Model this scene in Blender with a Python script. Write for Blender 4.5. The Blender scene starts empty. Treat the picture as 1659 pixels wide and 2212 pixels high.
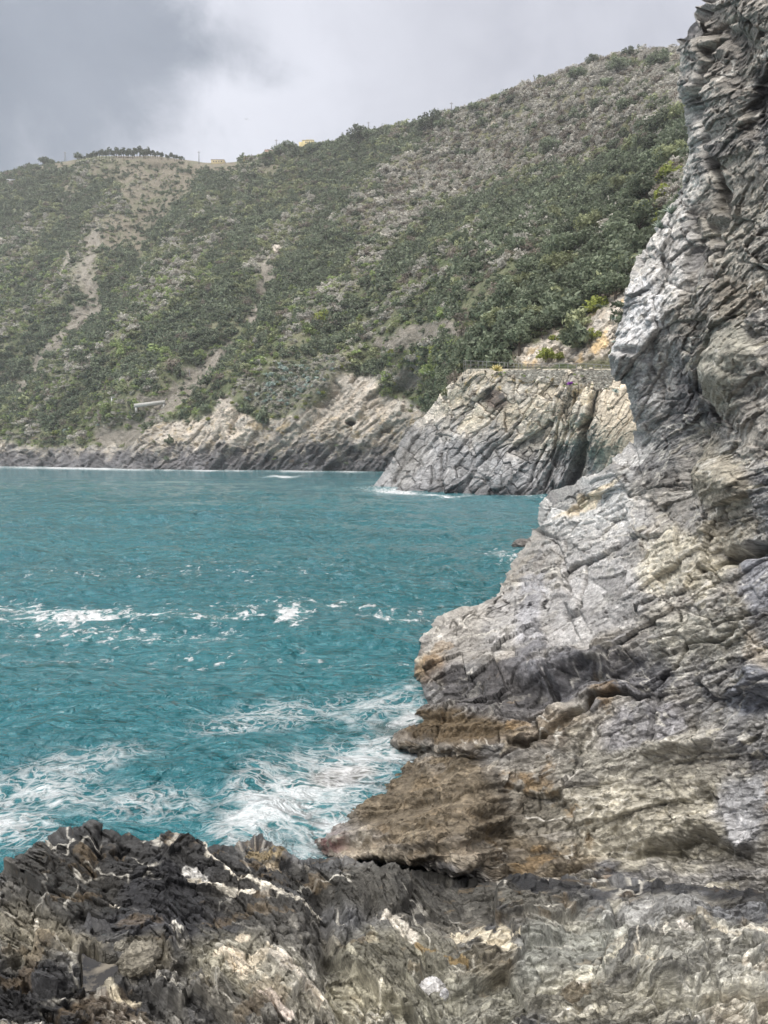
import bpy, math, time
import numpy as np
from mathutils import Vector, Matrix
T0 = time.time()
scene = bpy.context.scene
COL = scene.collection
f32 = np.float32
rng = np.random.default_rng(7)
HAZE = 0.00016

# ------------------------------------------------------------------ camera
# a phone held 6 m above the sea, tilted a little down; pixel helpers below work on a 1659 x 2212 frame
F, CX, CY, HZ = 1609.0, 829.5, 1106.0, 985.0
PITCH = math.atan((CY - HZ) / F)
CAM = np.array([0.0, 0.0, 6.0])
cam_d = bpy.data.cameras.new("camera")
cam = bpy.data.objects.new("camera", cam_d)
COL.objects.link(cam)
cam.location = CAM
cam.rotation_euler = (math.pi / 2 - PITCH, 0, 0)
cam_d.sensor_fit = 'VERTICAL'
cam_d.angle = 2 * math.atan(1106.0 / F)
cam_d.clip_end = 20000
cam_d.clip_start = 0.05
scene.camera = cam

def ray(px, py):
    xc = (np.asarray(px, float) - CX) / F
    yc = (CY - np.asarray(py, float)) / F
    c, s = math.cos(PITCH), math.sin(PITCH)
    return np.stack([xc, c + yc * s, -s + yc * c], -1)

def at(px, py, Y):
    d = ray(px, py)
    k = np.asarray(Y, float) / d[..., 1]
    return CAM + d * k[..., None]

# ------------------------------------------------------------------ noise
_r = np.random.default_rng(11)
PERM = _r.permutation(256).astype(np.int32)
_g = _r.normal(size=(256, 3)); _g /= np.linalg.norm(_g, axis=1)[:, None]
GRAD = _g.astype(f32)
HR = _r.random((256, 4)).astype(f32)

def _hash(ix, iy, iz):
    return PERM[(PERM[(PERM[ix & 255] + iy) & 255] + iz) & 255]

def perlin(p, seed=0):
    p = np.asarray(p, f32) + f32(seed * 17.37)
    i = np.floor(p).astype(np.int32)
    fr = p - i
    w = fr * fr * fr * (fr * (fr * 6 - 15) + 10)
    out = np.zeros(p.shape[:-1], f32)
    for dx in (0, 1):
        wx = w[..., 0] if dx else 1 - w[..., 0]
        for dy in (0, 1):
            wy = w[..., 1] if dy else 1 - w[..., 1]
            for dz in (0, 1):
                wz = w[..., 2] if dz else 1 - w[..., 2]
                g = GRAD[_hash(i[..., 0] + dx, i[..., 1] + dy, i[..., 2] + dz)]
                d = g[..., 0] * (fr[..., 0] - dx) + g[..., 1] * (fr[..., 1] - dy) + g[..., 2] * (fr[..., 2] - dz)
                out += wx * wy * wz * d
    return out * f32(1.5)

def fbm(p, octv=4, seed=0, gain=0.5, lac=2.03):
    p = np.asarray(p, f32)
    a, s, t = 1.0, np.zeros(p.shape[:-1], f32), 0.0
    for o in range(octv):
        s += a * perlin(p, seed + o * 3.1); t += a
        a *= gain; p = p * f32(lac)
    return s / t

def ridged(p, octv=3, seed=0):
    p = np.asarray(p, f32)
    a, s, t = 1.0, np.zeros(p.shape[:-1], f32), 0.0
    for o in range(octv):
        s += a * (1 - np.abs(perlin(p, seed + o * 3.1)) * 2); t += a
        a *= 0.5; p = p * f32(2.1)
    return s / t

def facets(p, seed=0, slope=0.6):
    """Fractured blocks: each cell is a tilted plane. Returns (height, edge distance, two random numbers per cell)."""
    p = np.asarray(p, f32) + f32(seed * 9.71)
    base = np.floor(p - 0.5).astype(np.int32)
    n = p.shape[:-1]
    F1 = np.full(n, 9, f32); F2 = np.full(n, 9, f32)
    H = np.zeros(n, np.int32); C = np.zeros(p.shape, f32)
    for dx in (0, 1):
        for dy in (0, 1):
            for dz in (0, 1):
                c = base + np.array([dx, dy, dz], np.int32)
                h = _hash(c[..., 0], c[..., 1], c[..., 2])
                pt = c + 0.12 + 0.76 * HR[h][..., :3]
                d = ((p - pt) ** 2).sum(-1)
                new = d < F1
                F2 = np.where(new, F1, np.minimum(F2, d))
                F1 = np.where(new, d, F1)
                H = np.where(new, h, H)
                C = np.where(new[..., None], pt, C)
    g = GRAD[(H * 7 + 3) & 255]
    hgt = (HR[(H * 5 + 1) & 255][..., 0] - 0.5) + slope * ((p - C) * g).sum(-1)
    return hgt, np.sqrt(F2) - np.sqrt(F1), HR[(H * 3 + 2) & 255][..., 1], HR[(H * 11 + 5) & 255][..., 2]

def smooth(a, b, x):
    t = np.clip((x - a) / (b - a), 0, 1)
    return t * t * (3 - 2 * t)

def mix(a, b, t):
    return a + (b - a) * t

# ------------------------------------------------------------------ helpers in the frame's plane
def tps(ctrl, lam=1e-4):
    c = np.array(ctrl, float)
    X = c[:, :2] / 500.0; v = np.log(c[:, 2])
    n = len(c)
    def phi(r2):
        return 0.5 * r2 * np.log(np.maximum(r2, 1e-12))
    K = phi(((X[:, None] - X[None]) ** 2).sum(-1)) + lam * np.eye(n)
    P = np.hstack([np.ones((n, 1)), X])
    A = np.zeros((n + 3, n + 3)); A[:n, :n] = K; A[:n, n:] = P; A[n:, :n] = P.T
    w = np.linalg.solve(A, np.concatenate([v, np.zeros(3)]))
    def ev(px, py):
        px = np.asarray(px, float) / 500.0; py = np.asarray(py, float) / 500.0
        s = w[n] + w[n + 1] * px + w[n + 2] * py
        for k in range(n):
            s = s + w[k] * phi((px - X[k, 0]) ** 2 + (py - X[k, 1]) ** 2)
        return np.exp(s)
    return ev

def polyd(px, py, pts):
    """distance to a polyline, and how far along it (0..1)"""
    pts = np.array(pts, float)
    best = np.full(np.shape(px), 1e9); along = np.zeros(np.shape(px))
    m = len(pts) - 1
    for k in range(m):
        a, b = pts[k], pts[k + 1]
        ab = b - a; L2 = (ab ** 2).sum()
        t = np.clip(((px - a[0]) * ab[0] + (py - a[1]) * ab[1]) / L2, 0, 1)
        d = np.hypot(px - a[0] - t * ab[0], py - a[1] - t * ab[1])
        n = d < best
        best = np.where(n, d, best); along = np.where(n, (k + t) / m, along)
    return best, along

def blob(px, py, cx, cy, rx, ry, ang=0.0):
    a = math.radians(ang)
    x, y = px - cx, py - cy
    u = (x * math.cos(a) + y * math.sin(a)) / rx
    v = (-x * math.sin(a) + y * math.cos(a)) / ry
    return np.exp(-(u * u + v * v))

def inside(px, py, poly):
    px, py = np.asarray(px, float), np.asarray(py, float)
    r = np.zeros(px.shape, bool)
    n = len(poly)
    for k in range(n):
        x1, y1 = poly[k]; x2, y2 = poly[(k + 1) % n]
        c = ((y1 > py) != (y2 > py)) & (px < (x2 - x1) * (py - y1) / ((y2 - y1) or 1e-9) + x1)
        r ^= c
    return r

# ------------------------------------------------------------------ mesh building
def mesh_np(name, V, Fc, mats=(), attrs=None, smooth_shade=False):
    """V (n,3); Fc (m,k) equal-sized faces or list of such arrays"""
    me = bpy.data.meshes.new(name)
    V = np.ascontiguousarray(V, f32)
    Fl = Fc if isinstance(Fc, list) else [Fc]
    Fl = [np.asarray(a, np.int32) for a in Fl if len(a)]
    me.vertices.add(len(V)); me.vertices.foreach_set("co", V.ravel())
    tot = sum(a.size for a in Fl); npoly = sum(len(a) for a in Fl)
    me.loops.add(tot); me.loops.foreach_set("vertex_index", np.concatenate([a.ravel() for a in Fl]))
    me.polygons.add(npoly)
    lens = np.concatenate([np.full(len(a), a.shape[1], np.int32) for a in Fl])
    st = np.concatenate([[0], np.cumsum(lens)[:-1]]).astype(np.int32)
    me.polygons.foreach_set("loop_start", st)
    me.polygons.foreach_set("loop_total", lens)
    if smooth_shade:
        me.polygons.foreach_set("use_smooth", np.ones(npoly, bool))
    me.update(calc_edges=True)
    for m in mats:
        me.materials.append(m)
    for k, a in (attrs or {}).items():
        a = np.asarray(a, f32)
        if a.ndim == 2:
            at_ = me.attributes.new(k, 'FLOAT_COLOR', 'POINT')
            at_.data.foreach_set("color", np.hstack([a, np.ones((len(a), 1), f32)]).ravel())
        else:
            at_ = me.attributes.new(k, 'FLOAT', 'POINT')
            at_.data.foreach_set("value", a)
    return me

def grid_faces(R, C, keep=None):
    i = np.arange(R * C).reshape(R, C)
    q = np.stack([i[:-1, :-1], i[1:, :-1], i[1:, 1:], i[:-1, 1:]], -1)
    if keep is not None:
        k = keep[:-1, :-1] & keep[1:, :-1] & keep[1:, 1:] & keep[:-1, 1:]
        return q[k]
    return q.reshape(-1, 4)

def link(name, me, parent=None, **props):
    o = bpy.data.objects.new(name, me)
    COL.objects.link(o)
    if parent is not None:
        o.parent = parent
    for k, v in props.items():
        if v is not None:
            o[k] = v
    return o

def grid_normals(P):
    du = np.zeros_like(P); dv = np.zeros_like(P)
    du[:, 1:-1] = P[:, 2:] - P[:, :-2]; du[:, 0] = P[:, 1] - P[:, 0]; du[:, -1] = P[:, -1] - P[:, -2]
    dv[1:-1] = P[2:] - P[:-2]; dv[0] = P[1] - P[0]; dv[-1] = P[-1] - P[-2]
    n = np.cross(dv, du)
    n /= np.maximum(np.linalg.norm(n, axis=-1, keepdims=True), 1e-9)
    return n

class MB:
    """collects small solids into one mesh"""
    def __init__(self):
        self.v, self.f, self.n = [], {}, 0
    def add(self, V, Fs):
        V = np.asarray(V, float)
        for fc in Fs:
            self.f.setdefault(len(fc), []).append([i + self.n for i in fc])
        self.v.append(V); self.n += len(V)
        return self
    def box(self, c, s, rz=0.0, M=None):
        x, y, z = np.array(s) / 2.0
        V = np.array([[a, b, d] for a in (-x, x) for b in (-y, y) for d in (-z, z)], float)
        if rz:
            ca, sa = math.cos(rz), math.sin(rz)
            V = V @ np.array([[ca, sa, 0], [-sa, ca, 0], [0, 0, 1]])
        if M is not None:
            V = V @ np.array(M).T
        return self.add(V + np.array(c), [(0, 1, 3, 2), (4, 6, 7, 5), (0, 4, 5, 1), (2, 3, 7, 6), (0, 2, 6, 4), (1, 5, 7, 3)])
    def tube(self, pts, r, n=8):
        pts = np.array(pts, float)
        r = np.broadcast_to(np.asarray(r, float), (len(pts),))
        V, Fs = [], []
        for k, p in enumerate(pts):
            t = pts[min(k + 1, len(pts) - 1)] - pts[max(k - 1, 0)]
            t /= np.linalg.norm(t)
            a = np.cross(t, [0.0, 0.0, 1.0] if abs(t[2]) < 0.9 else [1.0, 0.0, 0.0]); a /= np.linalg.norm(a)
            b = np.cross(t, a)
            for j in range(n):
                w = 2 * math.pi * j / n
                V.append(p + r[k] * (a * math.cos(w) + b * math.sin(w)))
        for k in range(len(pts) - 1):
            for j in range(n):
                j2 = (j + 1) % n
                Fs.append((k * n + j, k * n + j2, (k + 1) * n + j2, (k + 1) * n + j))
        Fs.append(tuple(range(n))[::-1]); Fs.append(tuple((len(pts) - 1) * n + j for j in range(n)))
        return self.add(V, Fs)
    def mesh(self, name, mat, sm=False):
        return mesh_np(name, np.vstack(self.v), [np.array(a) for a in self.f.values()], (mat,), None, sm)

# ------------------------------------------------------------------ materials
def mat_new(name):
    m = bpy.data.materials.new(name); m.use_nodes = True
    nt = m.node_tree; nt.nodes.clear()
    return m, nt, nt.nodes, nt.links

def N(nt, typ, **kw):
    n = nt.nodes.new(typ)
    for k, v in kw.items():
        setattr(n, k, v)
    return n

def noise_node(nt, vec, scale, detail=4, rough=0.55, dist=0.0):
    n = N(nt, 'ShaderNodeTexNoise')
    n.inputs['Scale'].default_value = scale; n.inputs['Detail'].default_value = detail
    n.inputs['Roughness'].default_value = rough; n.inputs['Distortion'].default_value = dist
    nt.links.new(vec, n.inputs['Vector'])
    return n.outputs['Fac']

def maprange(nt, v, a, b, c, d):
    n = N(nt, 'ShaderNodeMapRange'); n.clamp = True
    nt.links.new(v, n.inputs[0])
    for i, x in enumerate((a, b, c, d)):
        n.inputs[1 + i].default_value = x
    return n.outputs[0]

def math_node(nt, op, a, b=None):
    n = N(nt, 'ShaderNodeMath', operation=op)
    for i, x in enumerate((a, b)):
        if x is None: continue
        if isinstance(x, (int, float)): n.inputs[i].default_value = x
        else: nt.links.new(x, n.inputs[i])
    return n.outputs[0]

def mixcol(nt, fac, a, b, blend='MIX'):
    n = N(nt, 'ShaderNodeMix', data_type='RGBA', blend_type=blend)
    for sock, x in ((n.inputs[0], fac), (n.inputs[6], a), (n.inputs[7], b)):
        if isinstance(x, (int, float)): sock.default_value = x
        elif isinstance(x, tuple): sock.default_value = (*x, 1)
        else: nt.links.new(x, sock)
    return n.outputs[2]

def simple_mat(name, col, rough=0.7, var=0.15, scale=3.0, bump=0.0, metallic=0.0):
    m, nt, nd, lk = mat_new(name)
    tc = N(nt, 'ShaderNodeTexCoord')
    nz = noise_node(nt, tc.outputs['Object'], scale, 5)
    v = maprange(nt, nz, 0.3, 0.7, 1 - var, 1 + var)
    c = mixcol(nt, 1.0, col, v, 'MULTIPLY')
    b = N(nt, 'ShaderNodeBsdfPrincipled'); b.inputs['Roughness'].default_value = rough
    b.inputs['Metallic'].default_value = metallic
    lk.new(c, b.inputs['Base Color'])
    if bump:
        bm = N(nt, 'ShaderNodeBump'); bm.inputs['Strength'].default_value = 0.6; bm.inputs['Distance'].default_value = bump
        lk.new(nz, bm.inputs['Height']); lk.new(bm.outputs[0], b.inputs['Normal'])
    o = N(nt, 'ShaderNodeOutputMaterial'); lk.new(b.outputs[0], o.inputs[0])
    return m

def rock_mat(name, s, bump_d, spec=0.3):
    """stone: colour from the mesh's own mineral map, broken up by grain and stain textures, fine relief as bump.
    s = texture scale (features per metre)"""
    m, nt, nd, lk = mat_new(name)
    tc = N(nt, 'ShaderNodeTexCoord'); P = tc.outputs['Object']
    a = N(nt, 'ShaderNodeAttribute', attribute_name='col')
    wet = N(nt, 'ShaderNodeAttribute', attribute_name='wet')
    n1 = noise_node(nt, P, s * 1.0, 8, 0.65, 0.4)
    n2 = noise_node(nt, P, s * 6.0, 6, 0.7)
    vo = N(nt, 'ShaderNodeTexVoronoi', feature='DISTANCE_TO_EDGE'); vo.inputs['Scale'].default_value = s * 1.6
    mp = N(nt, 'ShaderNodeMapping'); mp.inputs['Rotation'].default_value = (0.5, 0.6, 0.3); mp.inputs['Scale'].default_value = (0.6, 1.0, 2.4)
    lk.new(P, mp.inputs[0])
    add = N(nt, 'ShaderNodeVectorMath', operation='ADD'); lk.new(mp.outputs[0], add.inputs[0])
    nzc = N(nt, 'ShaderNodeTexNoise'); nzc.inputs['Scale'].default_value = s * 1.3; lk.new(P, nzc.inputs['Vector'])
    sc = N(nt, 'ShaderNodeVectorMath', operation='SCALE'); lk.new(nzc.outputs['Color'], sc.inputs[0]); sc.inputs['Scale'].default_value = 0.9 / s
    lk.new(sc.outputs[0], add.inputs[1]); lk.new(add.outputs[0], vo.inputs['Vector'])
    crack = maprange(nt, vo.outputs['Distance'], 0.0, 0.05, 0.0, 1.0)
    g = maprange(nt, n1, 0.25, 0.75, 0.72, 1.28)
    g2 = maprange(nt, n2, 0.25, 0.75, 0.75, 1.25)
    gg = math_node(nt, 'MULTIPLY', g, g2)
    c = mixcol(nt, 1.0, a.outputs['Color'], gg, 'MULTIPLY')
    b = N(nt, 'ShaderNodeBsdfPrincipled')
    lk.new(c, b.inputs['Base Color'])
    lk.new(maprange(nt, wet.outputs['Fac'], 0, 1, 0.85, 0.28), b.inputs['Roughness'])
    b.inputs['Specular IOR Level'].default_value = spec
    h = math_node(nt, 'ADD', math_node(nt, 'MULTIPLY', n1, 1.0), math_node(nt, 'MULTIPLY', n2, 0.35))
    h = math_node(nt, 'ADD', h, math_node(nt, 'MULTIPLY', crack, 0.3))
    for sc_, wt_ in ((2.6, 0.55), (7.0, 0.25)):
        chip = N(nt, 'ShaderNodeTexVoronoi', feature='F1'); chip.inputs['Scale'].default_value = s * sc_; lk.new(add.outputs[0], chip.inputs['Vector'])
        rgb = N(nt, 'ShaderNodeSeparateColor'); lk.new(chip.outputs['Color'], rgb.inputs[0])
        h = math_node(nt, 'ADD', h, math_node(nt, 'MULTIPLY', rgb.outputs[0], wt_))
        c = mixcol(nt, 1.0, c, maprange(nt, rgb.outputs[1], 0, 1, 1 - 0.32 * wt_ * 1.6, 1 + 0.32 * wt_ * 1.6), 'MULTIPLY')
    lk.new(c, b.inputs['Base Color'])
    bm = N(nt, 'ShaderNodeBump'); bm.inputs['Strength'].default_value = 0.9; bm.inputs['Distance'].default_value = bump_d
    lk.new(h, bm.inputs['Height']); lk.new(bm.outputs[0], b.inputs['Normal'])
    o = N(nt, 'ShaderNodeOutputMaterial'); lk.new(b.outputs[0], o.inputs[0])
    return m
# ------------------------------------------------------------------ sky and sun (bright overcast)
SUN_EL, SUN_AZ = math.radians(48), math.radians(215)      # from the left, a little behind the camera
w = bpy.data.worlds.new("World"); scene.world = w; w.use_nodes = True
nt = w.node_tree; nt.nodes.clear(); lk = nt.links
sky = N(nt, 'ShaderNodeTexSky', sky_type='NISHITA'); sky.sun_disc = False
sky.sun_elevation = SUN_EL
tc = N(nt, 'ShaderNodeTexCoord'); D = tc.outputs['Generated']
sep = N(nt, 'ShaderNodeSeparateXYZ'); lk.new(D, sep.inputs[0])
# cloud sheet: direction projected on a layer overhead
dz = math_node(nt, 'ADD', math_node(nt, 'MAXIMUM', sep.outputs[2], 0.0), 0.22)
u = math_node(nt, 'DIVIDE', sep.outputs[0], dz); v = math_node(nt, 'DIVIDE', sep.outputs[1], dz)
cmb = N(nt, 'ShaderNodeCombineXYZ'); lk.new(u, cmb.inputs[0]); lk.new(v, cmb.inputs[1])
cl1 = noise_node(nt, cmb.outputs[0], 1.1, 7, 0.52, 0.6)
cl2 = noise_node(nt, D, 4.0, 8, 0.55, 0.5)
cl3 = noise_node(nt, D, 11.0, 6, 0.6, 0.4)
wob = math_node(nt, 'ADD', math_node(nt, 'MULTIPLY', math_node(nt, 'SUBTRACT', cl2, 0.5), 0.34), math_node(nt, 'MULTIPLY', math_node(nt, 'SUBTRACT', cl3, 0.5), 0.17))
def cloud_mask(px, py, r, soft, stretch=(1, 1), wk=1.0):
    d = ray(px, py); d /= np.linalg.norm(d)
    sub = N(nt, 'ShaderNodeVectorMath', operation='SUBTRACT'); lk.new(D, sub.inputs[0]); sub.inputs[1].default_value = tuple(d)
    ml = N(nt, 'ShaderNodeVectorMath', operation='MULTIPLY'); lk.new(sub.outputs[0], ml.inputs[0]); ml.inputs[1].default_value = (stretch[0], 1, stretch[1])
    ln = N(nt, 'ShaderNodeVectorMath', operation='LENGTH'); lk.new(ml.outputs[0], ln.inputs[0])
    q = math_node(nt, 'ADD', ln.outputs['Value'], math_node(nt, 'MULTIPLY', wob, wk))
    n = N(nt, 'ShaderNodeMapRange'); n.interpolation_type = 'SMOOTHSTEP'
    lk.new(q, n.inputs[0])
    for i, x in enumerate((r - soft, r + soft, 1.0, 0.0)): n.inputs[1 + i].default_value = x
    return n.outputs[0]
base = mixcol(nt, maprange(nt, math_node(nt, 'ADD', math_node(nt, 'MULTIPLY', cl1, 0.6), math_node(nt, 'MULTIPLY', cl2, 0.4)), 0.38, 0.62, 0, 1), (3.7, 3.8, 4.35), (5.5, 5.6, 6.1))
bright = mixcol(nt, maprange(nt, cl2, 0.45, 0.7, 0, 0.5), base, (5.5, 5.6, 6.15))
glow = cloud_mask(440, 110, 0.16, 0.14, (1, 0.8))
bright = mixcol(nt, math_node(nt, 'MULTIPLY', glow, 0.95), bright, (7.2, 7.3, 7.9))
glow2 = cloud_mask(300, 290, 0.12, 0.12, (0.8, 1.4))
bright = mixcol(nt, math_node(nt, 'MULTIPLY', glow2, 0.6), bright, (5.9, 6.05, 6.6))
veil = cloud_mask(20, 300, 0.10, 0.10, (1, 1))
bright = mixcol(nt, math_node(nt, 'MULTIPLY', veil, 0.7), bright, (3.9, 4.1, 4.6))
dark = cloud_mask(165, 85, 0.155, 0.075, (1, 0.95), 1.15)
tone = mixcol(nt, maprange(nt, cl2, 0.3, 0.7, 0, 1), (1.95, 2.25, 2.75), (2.8, 3.1, 3.65))
wisp = cloud_mask(510, 60, 0.055, 0.05, (1, 1), 0.7)
cc = mixcol(nt, math_node(nt, 'MULTIPLY', wisp, 0.6), bright, (4.0, 4.2, 4.7))
cc = mixcol(nt, math_node(nt, 'MULTIPLY', dark, 0.95), cc, tone)
# overcast zenith is brighter than its rim
up = mixcol(nt, maprange(nt, sep.outputs[2], 0.53, 0.82, 0, 1), (1.0, 1.0, 1.0), (4.8, 4.45, 3.8))
cc = mixcol(nt, 1.0, cc, up, 'MULTIPLY')
cc = mixcol(nt, 1.0, cc, (0.845, 0.85, 0.865), 'MULTIPLY')
fin = mixcol(nt, 0.94, sky.outputs[0], cc)
bg = N(nt, 'ShaderNodeBackground'); bg.inputs['Strength'].default_value = 0.1
lk.new(fin, bg.inputs[0])
wo = N(nt, 'ShaderNodeOutputWorld'); lk.new(bg.outputs[0], wo.inputs[0])
sky.sun_rotation = SUN_AZ
sl = bpy.data.lights.new("sun", 'SUN'); sl.energy = 1.5; sl.angle = math.radians(14); sl.color = (1.0, 0.96, 0.9)
so = bpy.data.objects.new("sun", sl); COL.objects.link(so)
sd = Vector((math.sin(SUN_AZ) * math.cos(SUN_EL), math.cos(SUN_AZ) * math.cos(SUN_EL), math.sin(SUN_EL)))
so.rotation_euler = sd.to_track_quat('Z', 'Y').to_euler()
so.location = (0, 0, 300)
scene.view_settings.view_transform = 'Standard'; scene.view_settings.look = 'None'
scene.view_settings.exposure = 0.6; scene.view_settings.gamma = 1.0
scene.cycles.volume_bounces = 1; scene.cycles.max_bounces = 6; scene.cycles.diffuse_bounces = 3; scene.cycles.glossy_bounces = 3
scene.cycles.use_denoising = True
# ------------------------------------------------------------------ rock
def frame_for(b):
    b = np.array(b, float); b /= np.linalg.norm(b)
    t1 = np.cross(b, [0, 0, 1.0]); t1 /= np.linalg.norm(t1)
    return t1, np.cross(b, t1), b

def rock_detail(P, L, b, seed, amps=(1, 1, 1, 1), stretch=(0.5, 0.8, 2.0), warp=0.45, dense=True):
    """displacement (metres, along the normal) and mineral pattern for a fractured, bedded rock of block size L"""
    P = P.astype(f32)
    t1, t2, b = frame_for(b)
    wv = np.stack([fbm(P / (L * 2.2), 3, seed + k) for k in (1, 2, 3)], -1) * (L * warp * 2)
    Q = P + wv
    q = np.stack([Q @ t1 * stretch[0], Q @ t2 * stretch[1], Q @ b * stretch[2]], -1) / L
    q = q.astype(f32)
    h1, e1, a1, b1 = facets(q, seed, 0.55)
    h2, e2, a2, b2 = facets(q * 2.9 + 3.3, seed + 4, 0.6)
    h3, e3, a3, b3 = facets(q * 7.7 + 1.7, seed + 8, 0.6)
    # beds: each bed stands out by its own amount
    qb = (Q @ b) / L * stretch[2] * 2.2 + fbm(P / L, 2, seed + 9) * 0.5
    k = np.floor(qb).astype(np.int32); t = qb - k
    bh = mix(HR[PERM[k & 255]][..., 0], HR[PERM[(k + 1) & 255]][..., 0], smooth(0.75, 1.0, t)) - 0.5
    lo = fbm(P / (L * 1.6), 4, seed + 20)
    f_ = ridged(q * 1.3, 4, seed + 30) - 0.55
    d = L * (0.34 * amps[0] * lo + 0.20 * amps[1] * h1 + 0.10 * amps[2] * h2 + 0.045 * amps[3] * h3 + 0.10 * amps[1] * bh + 0.09 * amps[2] * f_)
    cr = L * 0.07 * np.exp(-(e1 / 0.06) ** 2) * (a1 > 0.25) + L * 0.03 * np.exp(-(e2 / 0.07) ** 2) * (a2 > 0.3)
    d = d - cr * amps[2]
    # quartz veins: zero sheets of two warped noises, one lying along the bedding
    v1 = perlin(q * np.array([0.5, 0.5, 1.0], f32), seed + 40) + 0.25 * perlin(q * 2.2, seed + 41)
    v2 = perlin(Q / (L * 0.9), seed + 44) + 0.2 * perlin(Q / (L * 0.25), seed + 45)
    gate = smooth(0.05, 0.3, fbm(P / (L * 1.1), 3, seed + 50))
    gate2 = smooth(0.0, 0.25, fbm(P / (L * 0.8) + 7, 3, seed + 53))
    vein = np.maximum(smooth(0.035, 0.012, np.abs(v1)) * gate, smooth(0.03, 0.01, np.abs(v2)) * gate2)
    d = d + vein * L * 0.012
    return dict(d=d, e1=e1, e2=e2, a1=a1, a2=a2, a3=a3, b1=b1, b2=b2, b3=b3, lo=lo, vein=vein, bh=bh, q=q, Q=Q, f=f_)

def slab(px, py, P, S, deg, seed, el=2.0, wob=0.24, big=0.17):
    """bedded, jointed stone over a face: beds run at deg; S is the size of a large block in the surface's own units"""
    c, s = math.cos(math.radians(deg)), math.sin(math.radians(deg))
    z = np.zeros_like(px)
    g = np.stack([px / (S * 1.7), py / (S * 1.7), z], -1).astype(f32)
    u = px + S * wob * fbm(g, 2, seed + 1); v = py + S * wob * fbm(g, 2, seed + 2)
    al = (u * c - v * s) / S; ac = (u * s + v * c) / S
    rough = 0.12 * fbm(g * 3.1, 3, seed + 3)
    q = np.stack([al / el, ac * 1.35, rough + seed * 0.37], -1).astype(f32)
    h1, e1, a1, b1 = facets(q, seed, 0.75)
    h2, e2, a2, b2 = facets(q * np.array([2.7, 3.1, 2], f32) + 3.3, seed + 4, 0.8)
    h3, e3, a3, b3 = facets(q * np.array([6.6, 8.0, 3], f32) + 1.7, seed + 8, 0.8)
    h4, e4, a4, b4 = facets(q * np.array([15.0, 20.0, 4], f32) + 7.7, seed + 12, 0.8)
    qb = ac * 3.4 + 0.7 * fbm(q * 0.9, 2, seed + 9)
    k = np.floor(qb).astype(np.int32); t = qb - k
    bh = HR[PERM[k & 255]][..., 0] - 0.5 + 0.55 * (0.5 - t) * (HR[PERM[(k + 9) & 255]][..., 1] > 0.35)
    bh = bh * smooth(-0.1, 0.25, fbm(g * 1.3, 2, seed + 16))
    lo = fbm(g * 0.8, 4, seed + 20)
    fr = ridged(q * np.array([2.0, 4.5, 1], f32), 3, seed + 30) - 0.55
    d = S * (big * lo + 0.25 * h1 + 0.055 * bh + 0.14 * h2 + 0.075 * h3 + 0.036 * h4 + 0.02 * fr)
    d = d - S * (0.08 * np.exp(-(e1 / 0.03) ** 2) * (a1 > 0.35) + 0.05 * np.exp(-(e2 / 0.05) ** 2) * (a2 > 0.45) + 0.013 * np.exp(-(e3 / 0.07) ** 2) * (a3 > 0.5))
    v1 = perlin(np.stack([al * 0.8, ac * 2.2, z + seed], -1), 40) + 0.18 * perlin(np.stack([al * 5, ac * 8, z], -1), 41)
    v2 = perlin(np.stack([px / S * 1.5, py / S * 1.3, z + 3], -1), 44) + 0.22 * perlin(np.stack([px / S * 7, py / S * 7, z], -1), 45)
    gate = smooth(0.02, 0.25, fbm(g * 1.9, 3, seed + 50)); gate2 = smooth(0.08, 0.28, fbm(g * 2.3 + 7, 3, seed + 53))
    vein = np.maximum(smooth(0.05, 0.012, np.abs(v1)) * gate, smooth(0.045, 0.012, np.abs(v2)) * gate2)
    return dict(d=d, e1=e1, e2=e2, e3=e3, a1=a1, a2=a2, a3=a3, a4=a4, b1=b1, b2=b2, b3=b3, b4=b4, lo=lo, vein=vein, bh=bh)

def zones(px, py, P, Z, S, seed, el=2.0, big=0.17):
    """Z: list of (bed angle, weight field); fields are blended and labels taken from the strongest"""
    W = np.stack([w for _, w in Z], 0); W = np.maximum(W, 1e-6); W /= W.sum(0)
    top = W.argmax(0)
    out = {}
    for i, (deg, _) in enumerate(Z):
        m = W[i] > 0.02
        if not m.any(): continue
        sub = slab(px[m], py[m], P[m], S, deg, seed + i * 2, el, 0.24, big)
        for k, v in sub.items():
            o = out.setdefault(k, np.zeros(px.shape, f32))
            if k in ('d', 'lo', 'vein'): o[m] += (W[i][m] * v).astype(f32)
            else:
                t = m & (top == i); o[t] = v[top[m] == i]
    out['Q'] = P.astype(f32)
    return out

def ease_cliffs(d, px, py, mpp, lim=1.7, n=4):
    """rounds off drops too sheer for one mesh step, so that no face is drawn out into a sliver"""
    for _ in range(n):
        gy = np.abs(np.gradient(d, axis=0)) / (mpp * np.maximum(np.abs(np.gradient(py, axis=0)), 0.3))
        gx = np.abs(np.gradient(d, axis=1)) / (mpp * np.maximum(np.abs(np.gradient(px, axis=1)), 0.3))
        m = smooth(lim, lim * 2, np.maximum(gx, gy))
        for ax in (0, 1):
            m = np.maximum(m, 0.8 * np.maximum(np.roll(m, 1, ax), np.roll(m, -1, ax)))
        b = d.copy()
        for r in (1, 2, 3):
            b = (2 * b + np.roll(b, r, 0) + np.roll(b, -r, 0) + np.roll(b, r, 1) + np.roll(b, -r, 1)) / 6
        d = mix(d, b, m)
    return d

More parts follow.
